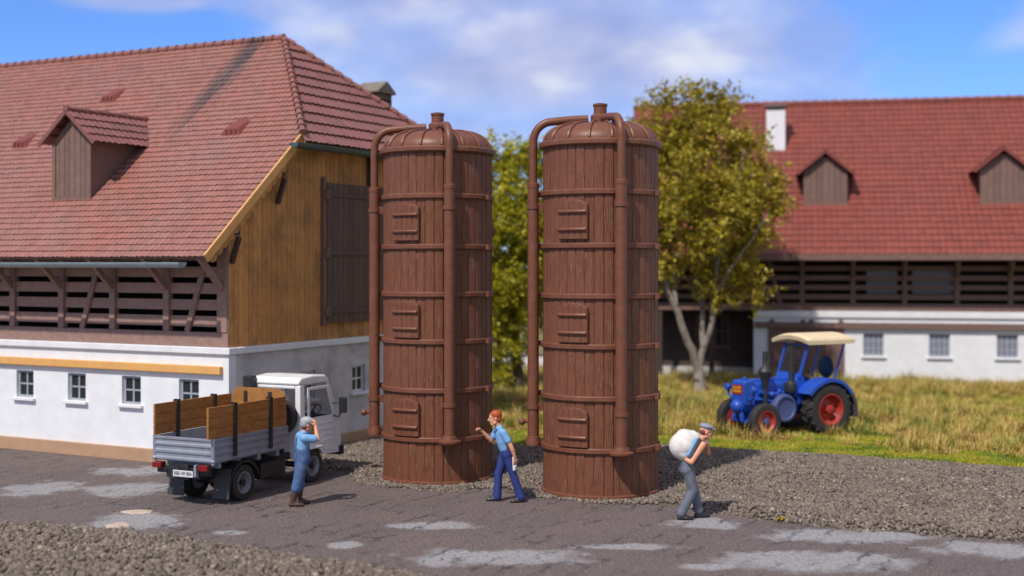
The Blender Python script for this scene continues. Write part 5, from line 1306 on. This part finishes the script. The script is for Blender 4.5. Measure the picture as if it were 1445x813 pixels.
def capsule(mb, p, q, r0, r1, seg=14):
    p, q = Vector(p), Vector(q); d = q - p; L = d.length
    if L < 1e-5: mb.ball(p, r0); return
    prof = [(r0 * math.sin(a), -r0 * math.cos(a)) for a in np.linspace(0, math.pi / 2, 5)] + [(r1 * math.cos(a), L + r1 * math.sin(a)) for a in np.linspace(0, math.pi / 2, 5)]
    prof[0] = (1e-4, prof[0][1]); prof[-1] = (1e-4, prof[-1][1])
    mb.lathe(prof, Matrix.Translation(p) @ d.to_track_quat('Z', 'Y').to_matrix().to_4x4(), seg)
def melt(mb, name, mat, parent, voxel=.008, smooth=4, cut=None):
    """unite the overlapping volumes into one continuous surface"""
    me = bpy.data.meshes.new('tmp'); me.from_pydata(mb.v, [], mb.f)
    bm = bmesh.new(); bm.from_mesh(me); bmesh.ops.recalc_face_normals(bm, faces=bm.faces); bm.to_mesh(me); bm.free()
    o = bpy.data.objects.new('tmp', me); C.objects.link(o)
    r = o.modifiers.new('r', 'REMESH'); r.mode = 'VOXEL'; r.voxel_size = voxel
    s_ = o.modifiers.new('s', 'SMOOTH'); s_.iterations = smooth; s_.factor = .5
    dg = bpy.context.evaluated_depsgraph_get(); dg.update()
    out = bpy.data.meshes.new_from_object(o.evaluated_get(dg)); bpy.data.objects.remove(o)
    if cut:
        bm = bmesh.new(); bm.from_mesh(out)
        for co, no in cut:
            g = bmesh.ops.bisect_plane(bm, geom=bm.verts[:] + bm.edges[:] + bm.faces[:], plane_co=co, plane_no=no, clear_outer=True)
        bm.to_mesh(out); bm.free()
    out.name = name
    return link(name, out, mat, parent, smooth=True, angle=180)
V3 = Vector
def hand(mb, wrist, dirv, palm, curl, s=1.0):
    """palm with four curled fingers and a thumb; palm: direction the palm faces"""
    d = V3(dirv).normalized(); n = V3(palm); n = (n - d * n.dot(d)).normalized(); side = d.cross(n)
    w_ = V3(wrist)
    for k in (-1.5, -.5, .5, 1.5):
        base = w_ + d * .085 * s + side * k * .020 * s
        capsule(mb, w_ + d * .015 + side * k * .012 * s, base, .017 * s, .0135 * s, 10)
        L = (.082, .090, .086, .068)[int(k + 1.5)] * s
        a = base; dd = d.copy()
        for j in range(3):
            ang = curl * (.8 + .25 * j); q = (d * math.cos(ang * (j + 1) / 1.0) + n * math.sin(ang * (j + 1) / 1.0)).normalized()
            b_ = a + q * L * (.42, .32, .26)[j]; capsule(mb, a, b_, .0105 * s, .0095 * s, 8); a = b_
    tb = w_ + d * .03 * s + side * .030 * s; t1 = tb + (d * .6 + side * .7 + n * .25).normalized() * .042 * s; t2 = t1 + (d * .8 + side * .1 + n * .6).normalized() * .034 * s
    capsule(mb, tb, t1, .014 * s, .012 * s, 8); capsule(mb, t1, t2, .0115 * s, .009 * s, 8)
def head(mb, c, fwd, s=1.0, up=(0, 0, 1)):
    """skull, jaw, nose, brow, lips, ears; returns a frame"""
    f = V3(fwd).normalized(); u = V3(up); l = u.cross(f).normalized(); u = f.cross(l).normalized(); c = V3(c)
    F = lambda a, b_, h: c + f * a * s + l * b_ * s + u * h * s
    A = Matrix((( f.x, l.x, u.x, c.x), (f.y, l.y, u.y, c.y), (f.z, l.z, u.z, c.z), (0, 0, 0, 1)))
    sph = [(math.sin(math.pi * i / 10), -math.cos(math.pi * i / 10)) for i in range(11)]
    mb.lathe(sph, A @ Matrix.Translation((-.008 * s, 0, .030 * s)) @ Matrix.Diagonal((.098 * s, .076 * s, .092 * s, 1)), 20)
    mb.lathe(sph, A @ Matrix.Translation((.022 * s, 0, -.035 * s)) @ Matrix.Diagonal((.068 * s, .060 * s, .080 * s, 1)), 20)
    capsule(mb, F(.055, -.018, -.100), F(.055, .018, -.100), .022 * s, .022 * s, 10)     # chin
    capsule(mb, F(.0, -.05, -.07), F(.05, -.02, -.10), .022 * s, .02 * s, 8); capsule(mb, F(.0, .05, -.07), F(.05, .02, -.10), .022 * s, .02 * s, 8)
    capsule(mb, F(.086, 0, .012), F(.110, 0, -.032), .010 * s, .0155 * s, 10)             # nose
    capsule(mb, F(.080, -.035, .022), F(.080, .035, .022), .014 * s, .014 * s, 10)        # brow
    capsule(mb, F(.080, -.016, -.062), F(.080, .016, -.062), .0095 * s, .0095 * s, 8); capsule(mb, F(.078, -.014, -.076), F(.078, .014, -.076), .009 * s, .009 * s, 8)
    for sg in (-1, 1): mb.lathe(sph, A @ Matrix.Translation((-.012 * s, sg * .076 * s, -.005 * s)) @ Matrix.Rotation(R(sg * 15), 4, 'Z') @ Matrix.Diagonal((.024 * s, .009 * s, .036 * s, 1)), 10)
    A = A @ Matrix.Scale(s / 1.02, 4)
    return F, A
def eyes(parent, F):
    for sg in (-1, 1):
        q = MB(); q.ball(F(.072, sg * .031, .001), .0125, 10, 7); e = q.build('eye', M['eye'], parent, smooth=True)
        q = MB(); q.ball(F(.081, sg * .031, .001), .0058, 8, 6); q.build('pupil', M['ink'], e, smooth=True)
def foot(parent, ankle, heading, mat, name, top, r_top, s=1.0, pitch=0.0):
    """shoe or boot: ankle is the joint; heading the toe direction; top the end of the shaft"""
    a = V3(ankle); h = V3(heading).normalized(); g = V3((0, 0, -1)); h = (h + V3((0, 0, -math.tan(pitch)))).normalized(); dn = h.cross(g.cross(h)).normalized() if False else (g - h * g.dot(h)).normalized()
    mb = MB()
    heel = a - h * .045 + dn * .055; ball_ = a + h * .12 + dn * .060; toe = a + h * .185 + dn * .066
    side = h.cross(dn)
    for k in (-1, 1):
        capsule(mb, heel + side * k * .012, ball_ + side * k * .022, .036, .036); capsule(mb, ball_ + side * k * .020, toe + side * k * .014, .036, .028)
    capsule(mb, a, a + h * .10 + dn * .045, .048, .036); capsule(mb, a, heel, .048, .038)
    capsule(mb, a, top, .050, r_top)
    return melt(mb, name, mat, parent, .009, 3)

# ---- the red-haired man: walks left, fist raised (x = his forward direction)
PR = thing('person', 'red-haired man in light blue shirt and navy trousers walking between the silos, fist raised', 'person', (-.12, 24.75, 0), R(186))
def redman():
    b_ = MB()
    F, A = head(b_, (.205, 0, 1.585), (1, 0, -.06), 1.14, up=(.18, 0, 1))
    capsule(b_, (.12, 0, 1.40), (.185, 0, 1.52), .062, .056)
    for sg in (-1, 1): capsule(b_, (.0, sg * .08, 1.0), (.09, sg * .10, 1.30), .10, .09)
    capsule(b_, (.09, -.16, 1.345), (.09, .16, 1.345), .055, .055)
    # left arm (camera side) hangs back, right arm raised forward
    shl, ell, wrl = (.065, .195, 1.335), (-.08, .245, 1.075), (-.15, .23, .875)
    shr, elr, wrr = (.13, -.195, 1.335), (.25, -.235, 1.13), (.44, -.17, 1.325)
    for s_, e_, w_ in ((shl, ell, wrl), (shr, elr, wrr)):
        capsule(b_, s_, e_, .060, .044); capsule(b_, e_, V3(e_).lerp(V3(w_), .35), .044, .044); capsule(b_, V3(e_).lerp(V3(w_), .3), w_, .043, .029)
    hand(b_, wrl, (-.10, -.02, -1), (.5, -1, 0), .35)
    hand(b_, wrr, (.75, .15, .55), (.3, .5, -.9), 1.05)
    hips = ((.0, .085, .93), (.0, -.085, .93)); kn = ((-.145, .10, .50), (.125, -.09, .50)); an = ((-.275, .10, .105), (.155, -.09, .085))
    for h_, k_, a_ in zip(hips, kn, an): capsule(b_, h_, k_, .085, .055); capsule(b_, k_, a_, .055, .038)
    body = melt(b_, 'body', M['skin'], PR, .0065, 3)
    eyes(PR, F)
    h = MB(); sph = [(math.sin(math.pi * i / 10), -math.cos(math.pi * i / 10)) for i in range(11)]
    h.lathe(sph, A @ Matrix.Translation((-.022, 0, .052)) @ Matrix.Diagonal((.104, .090, .088, 1)), 20)
    h.lathe(sph, A @ Matrix.Translation((-.065, 0, -.01)) @ Matrix.Diagonal((.050, .076, .085, 1)), 16)
    for k in (2, 3, 4): capsule(h, F(.02 - .02 * abs(k - 3), (k - 3) * .02, .100), F(-.05, (k - 3) * .024, .112), .020, .022, 8)
    melt(h, 'hair', M['redhair'], PR, .008, 2)
    s = MB()
    for sg in (-1, 1):
        capsule(s, (.01, sg * .075, .98), (.07, sg * .09, 1.16), .108, .106); capsule(s, (.07, sg * .09, 1.16), (.10, sg * .10, 1.30), .106, .090)
    capsule(s, (.10, -.16, 1.345), (.09, .16, 1.345), .064, .064); capsule(s, (.12, -.04, 1.40), (.11, .04, 1.40), .066, .066)
    capsule(s, shl, V3(shl).lerp(V3(ell), .58), .072, .072); capsule(s, shr, V3(shr).lerp(V3(elr), .58), .078, .074)
    for k in (-1, 1): capsule(s, (.175, k * .05, 1.405), (.185, k * .015, 1.355), .020, .014)     # collar points
    sh = melt(s, 'shirt', M['shirt_blue'], PR, .008, 2, cut=[(V3((0, 0, .935)), V3((0, 0, -1))), (V3(shl).lerp(V3(ell), .66), V3(ell) - V3(shl)), ] if False else [(V3((0, 0, .94)), V3((0, 0, -1)))])
    tr_ = MB()
    for sg in (-1, 1): capsule(tr_, (.01, sg * .07, .99), (-.01, sg * .08, .90), .118, .122)
    for h_, k_, a_ in zip(hips, kn, an):
        capsule(tr_, h_, k_, .110, .074); capsule(tr_, k_, a_, .072, .086)
        capsule(tr_, V3(k_) + V3((.01, 0, .03)), V3(k_).lerp(V3(a_), .3), .074, .078)
    melt(tr_, 'trousers', M['jeans'], PR, .008, 2, cut=[(V3((.02, 0, 1.045)), V3((.1, 0, 1)))])
    bl = MB(); bl.lathe([(.128, -.018), (.135, -.016), (.135, .016), (.128, .018)], Matrix.Translation((.012, 0, 1.035)) @ Matrix.Rotation(R(-6), 4, 'Y') @ Matrix.Diagonal((.86, 1.36, 1, 1)), 32, close=True); bl.build('belt', M['shoe'], PR, smooth=True)
    foot(PR, (an[0][0], an[0][1], .10), (.97, .1, 0), M['shoe'], 'shoe', (an[0][0] + .02, an[0][1], .16), .055)
    foot(PR, (an[1][0], an[1][1], .10), (1, -.05, 0), M['shoe'], 'shoe', (an[1][0], an[1][1], .16), .055)
    rg = MB(); rg.bar((-.125, .20, .88), (-.14, .205, .62), .05, .03, up=(0, 1, 0)); rg.bar((-.13, .195, .80), (-.165, .20, .68), .05, .03, up=(0, 1, 0)); melt(rg, 'pocket_rag', M['rag'], PR, .007, 3)
redman()

# ---- the man in dungarees by the truck: faces the cab, leans forward with both hands at his face
PD = thing('person', 'man in blue dungarees and brown boots standing beside the truck cab', 'person', (-4.02, 24.36, 0), R(22))
def dungman():
    b_ = MB()
    F, A = head(b_, (.22, 0, 1.50), (1, 0, -.12), 1.14, up=(.12, 0, 1))
    capsule(b_, (.14, 0, 1.33), (.20, 0, 1.44), .062, .056)
    for sg in (-1, 1): capsule(b_, (.12, sg * .08, .95), (.13, sg * .10, 1.24), .10, .09)
    shr, elr, wrr = (.13, -.20, 1.27), (.36, -.22, 1.245), (.345, -.13, 1.47)
    shl, ell, wrl = (.13, .20, 1.27), (.37, .22, 1.255), (.36, .10, 1.47)
    for s_, e_, w_ in ((shl, ell, wrl), (shr, elr, wrr)):
        capsule(b_, s_, e_, .062, .046); capsule(b_, e_, V3(e_).lerp(V3(w_), .35), .046, .045); capsule(b_, V3(e_).lerp(V3(w_), .3), w_, .044, .030)
    hand(b_, wrr, (-.12, .25, 1), (-.6, 1, -.1), .5); hand(b_, wrl, (-.12, -.25, 1), (-.6, -1, -.1), .5)
    hips = ((.12, .085, .88), (.12, -.085, .88)); kn = ((.10, .10, .50), (.03, -.09, .50)); an = ((.10, .12, .10), (-.075, -.09, .10))
    for h_, k_, a_ in zip(hips, kn, an): capsule(b_, h_, k_, .085, .055); capsule(b_, k_, a_, .055, .038)
    melt(b_, 'body', M['skin'], PD, .0065, 3); eyes(PD, F)
    h = MB(); sph = [(math.sin(math.pi * i / 10), -math.cos(math.pi * i / 10)) for i in range(11)]
    h.lathe(sph, A @ Matrix.Translation((-.012, 0, .055)) @ Matrix.Diagonal((.118, .098, .080, 1)), 20); h.lathe(sph, A @ Matrix.Translation((-.05, 0, .02)) @ Matrix.Diagonal((.075, .090, .095, 1)), 18)
    capsule(h, F(.07, -.05, .06), F(.12, 0, .05), .022, .018); capsule(h, F(.07, .05, .06), F(.12, 0, .05), .022, .018)
    melt(h, 'cap', M['greyhair'], PD, .008, 2)
    h = MB(); h.lathe(sph, A @ Matrix.Translation((-.045, 0, -.035)) @ Matrix.Diagonal((.058, .078, .070, 1)), 16); melt(h, 'hair', M['brownhair'], PD, .008, 2)
    s = MB()
    for sg in (-1, 1): capsule(s, (.11, sg * .08, 1.0), (.11, sg * .10, 1.22), .118, .105)
    capsule(s, (.11, -.17, 1.275), (.11, .17, 1.275), .075, .075); capsule(s, (.14, -.04, 1.33), (.14, .04, 1.33), .066, .066)
    for s_, e_ in ((shl, ell), (shr, elr)): capsule(s, s_, V3(s_).lerp(V3(e_), .72), .082, .078)
    melt(s, 'shirt', M['shirt_blue'], PD, .008, 2)
    tr_ = MB()
    for sg in (-1, 1):
        capsule(tr_, (.12, sg * .075, 1.03), (.12, sg * .08, .86), .136, .138)
        capsule(tr_, (.16, sg * .06, 1.05), (.175, sg * .06, 1.22), .085, .07)            # bib
        capsule(tr_, (.20, sg * .10, 1.26), (.13, sg * .105, 1.345), .022, .024, 8); capsule(tr_, (.13, sg * .105, 1.345), (.02, sg * .06, 1.24), .024, .024, 8); capsule(tr_, (.02, sg * .06, 1.24), (.0, sg * .02, 1.05), .024, .03, 8)   # straps
    for h_, k_, a_ in zip(hips, kn, an): capsule(tr_, h_, k_, .125, .098); capsule(tr_, k_, V3(k_).lerp(V3(a_), .42), .098, .094)
    melt(tr_, 'dungarees', M['dungaree'], PD, .008, 2)
    foot(PD, (an[0][0], an[0][1], .10), (.98, .12, 0), M['boot'], 'boot', V3(an[0]).lerp(V3(kn[0]), .62), .078)
    foot(PD, (an[1][0], an[1][1], .10), (.98, -.25, 0), M['boot'], 'boot', V3(an[1]).lerp(V3(kn[1]), .62), .078)
dungman()

# ---- the sack carrier: walks right, bent under a white sack
PS = thing('person', 'bent man in flat cap and grey trousers carrying a white sack', 'person', (3.14, 23.10, 0), R(3))
def sackman():
    b_ = MB()
    F, A = head(b_, (.285, 0, 1.535), (1, 0, -.10), 1.12, up=(.25, 0, 1))
    capsule(b_, (.17, 0, 1.38), (.255, 0, 1.47), .064, .056)
    for sg in (-1, 1): capsule(b_, (-.06, sg * .08, .98), (.13, sg * .10, 1.29), .10, .092)
    shr, elr, wrr = (.18, -.20, 1.33), (-.03, -.26, 1.04), (-.14, -.12, 1.09)
    shl, ell, wrl = (.20, .19, 1.33), (.36, .22, 1.13), (.31, .05, 1.32)
    for s_, e_, w_ in ((shl, ell, wrl), (shr, elr, wrr)):
        capsule(b_, s_, e_, .064, .048); capsule(b_, e_, V3(e_).lerp(V3(w_), .35), .048, .047); capsule(b_, V3(e_).lerp(V3(w_), .3), w_, .045, .031)
    hand(b_, wrr, (-.6, .6, .25), (0, .6, .8), .4); hand(b_, wrl, (-.5, -.45, .75), (-.8, 0, -.4), 1.1)
    hips = ((-.06, .085, .92), (-.06, -.085, .92)); kn = ((.085, .09, .50), (.03, -.10, .52)); an = ((.165, .09, .14), (-.175, -.10, .13))
    for h_, k_, a_ in zip(hips, kn, an): capsule(b_, h_, k_, .085, .055); capsule(b_, k_, a_, .055, .038)
    melt(b_, 'body', M['skin'], PS, .0065, 3); eyes(PS, F)
    sph = [(math.sin(math.pi * i / 10), -math.cos(math.pi * i / 10)) for i in range(11)]
    h = MB(); h.lathe(sph, A @ Matrix.Translation((-.005, 0, .085)) @ Matrix.Rotation(R(8), 4, 'Y') @ Matrix.Diagonal((.118, .102, .056, 1)), 22)
    h.lathe(sph, A @ Matrix.Translation((.105, 0, .055)) @ Matrix.Rotation(R(12), 4, 'Y') @ Matrix.Diagonal((.062, .078, .013, 1)), 18); melt(h, 'cap', M['greycap'], PS, .007, 2)
    h = MB(); h.lathe(sph, A @ Matrix.Translation((-.045, 0, .0)) @ Matrix.Diagonal((.062, .080, .065, 1)), 16); melt(h, 'hair', M['brownhair'], PS, .008, 2)
    s = MB()
    for sg in (-1, 1): capsule(s, (-.05, sg * .075, 1.0), (.06, sg * .095, 1.18), .116, .118); capsule(s, (.06, sg * .095, 1.18), (.135, sg * .09, 1.30), .118, .092)
    capsule(s, (.155, -.12, 1.34), (.155, .12, 1.34), .068, .068); capsule(s, (.12, -.185, 1.40), (-.02, -.225, 1.12), .050, .055)
    melt(s, 'vest', M['vest'], PS, .008, 2)
    s = MB(); capsule(s, (-.075, -.195, 1.16), (.07, -.175, 1.41), .042, .040); capsule(s, (-.03, .12, 1.12), (.05, .12, 1.33), .085, .08); capsule(s, (.05, -.12, 1.33), (.05, .12, 1.33), .08, .08); melt(s, 'undershirt', M['shirt_blue'], PS, .008, 2)
    tr_ = MB()
    for sg in (-1, 1): capsule(tr_, (-.055, sg * .075, .99), (-.065, sg * .08, .88), .120, .128)
    for h_, k_, a_ in zip(hips, kn, an): capsule(tr_, h_, k_, .116, .088); capsule(tr_, k_, a_, .088, .084)
    melt(tr_, 'trousers', M['greytr'], PS, .008, 2, cut=[(V3((0, 0, 1.06)), V3((0, 0, 1)))])
    foot(PS, (an[0][0], an[0][1], .10), (.99, .12, 0), M['shoeblack'], 'shoe', (an[0][0] - .01, an[0][1], .17), .055)
    foot(PS, (an[1][0], an[1][1], .10), (.99, -.12, 0), M['shoeblack'], 'shoe', (an[1][0] + .01, an[1][1], .17), .055)
    # the sack lies on his back: a thing of its own, in world space
    mw = Matrix.Translation((3.14, 23.10, 0)) @ Matrix.Rotation(R(3), 4, 'Z')
    k = MB()
    for (c_, r_) in (((-.13, 0, 1.29), (.245, .24, .245)), ((-.06, .0, 1.40), (.22, .21, .17)), ((-.13, 0, 1.17), (.19, .22, .14)), ((.06, 0, 1.45), (.15, .13, .10))):
        k.lathe(sph, mw @ Matrix.Translation(c_) @ Matrix.Rotation(R(35), 4, 'Y') @ Matrix.Diagonal((*r_, 1)), 24)
    capsule(k, mw @ V3((.10, .02, 1.46)), mw @ V3((.24, .09, 1.44)), .07, .04); capsule(k, mw @ V3((.24, .09, 1.44)), mw @ V3((.31, .06, 1.36)), .04, .03)
    for a in np.linspace(-1.3, 1.3, 6):
        pts_ = [mw @ V3((.16 - .11 * i, .06 + (-.235 * math.sin(i * .55 + .2)) * math.sin(a), 1.43 + (.02 * i + .09 * math.sin(i * .8)) * math.cos(a) - .030 * i * i)) for i in range(4)]
        for q0, q1 in zip(pts_, pts_[1:]): capsule(k, q0, q1, .030, .024, 8)
    for a in np.linspace(0, 2 * math.pi, 7)[:-1]: capsule(k, mw @ V3((.31, .06, 1.36)), mw @ V3((.34 + .02 * math.cos(a), .06 + .03 * math.sin(a), 1.325 + .02 * math.sin(a))), .014, .014, 8)
    tag(melt(k, 'sack', M['sack'], None, .011, 18), 'bulging white cloth sack on the bent man\'s back', 'sack')
sackman()
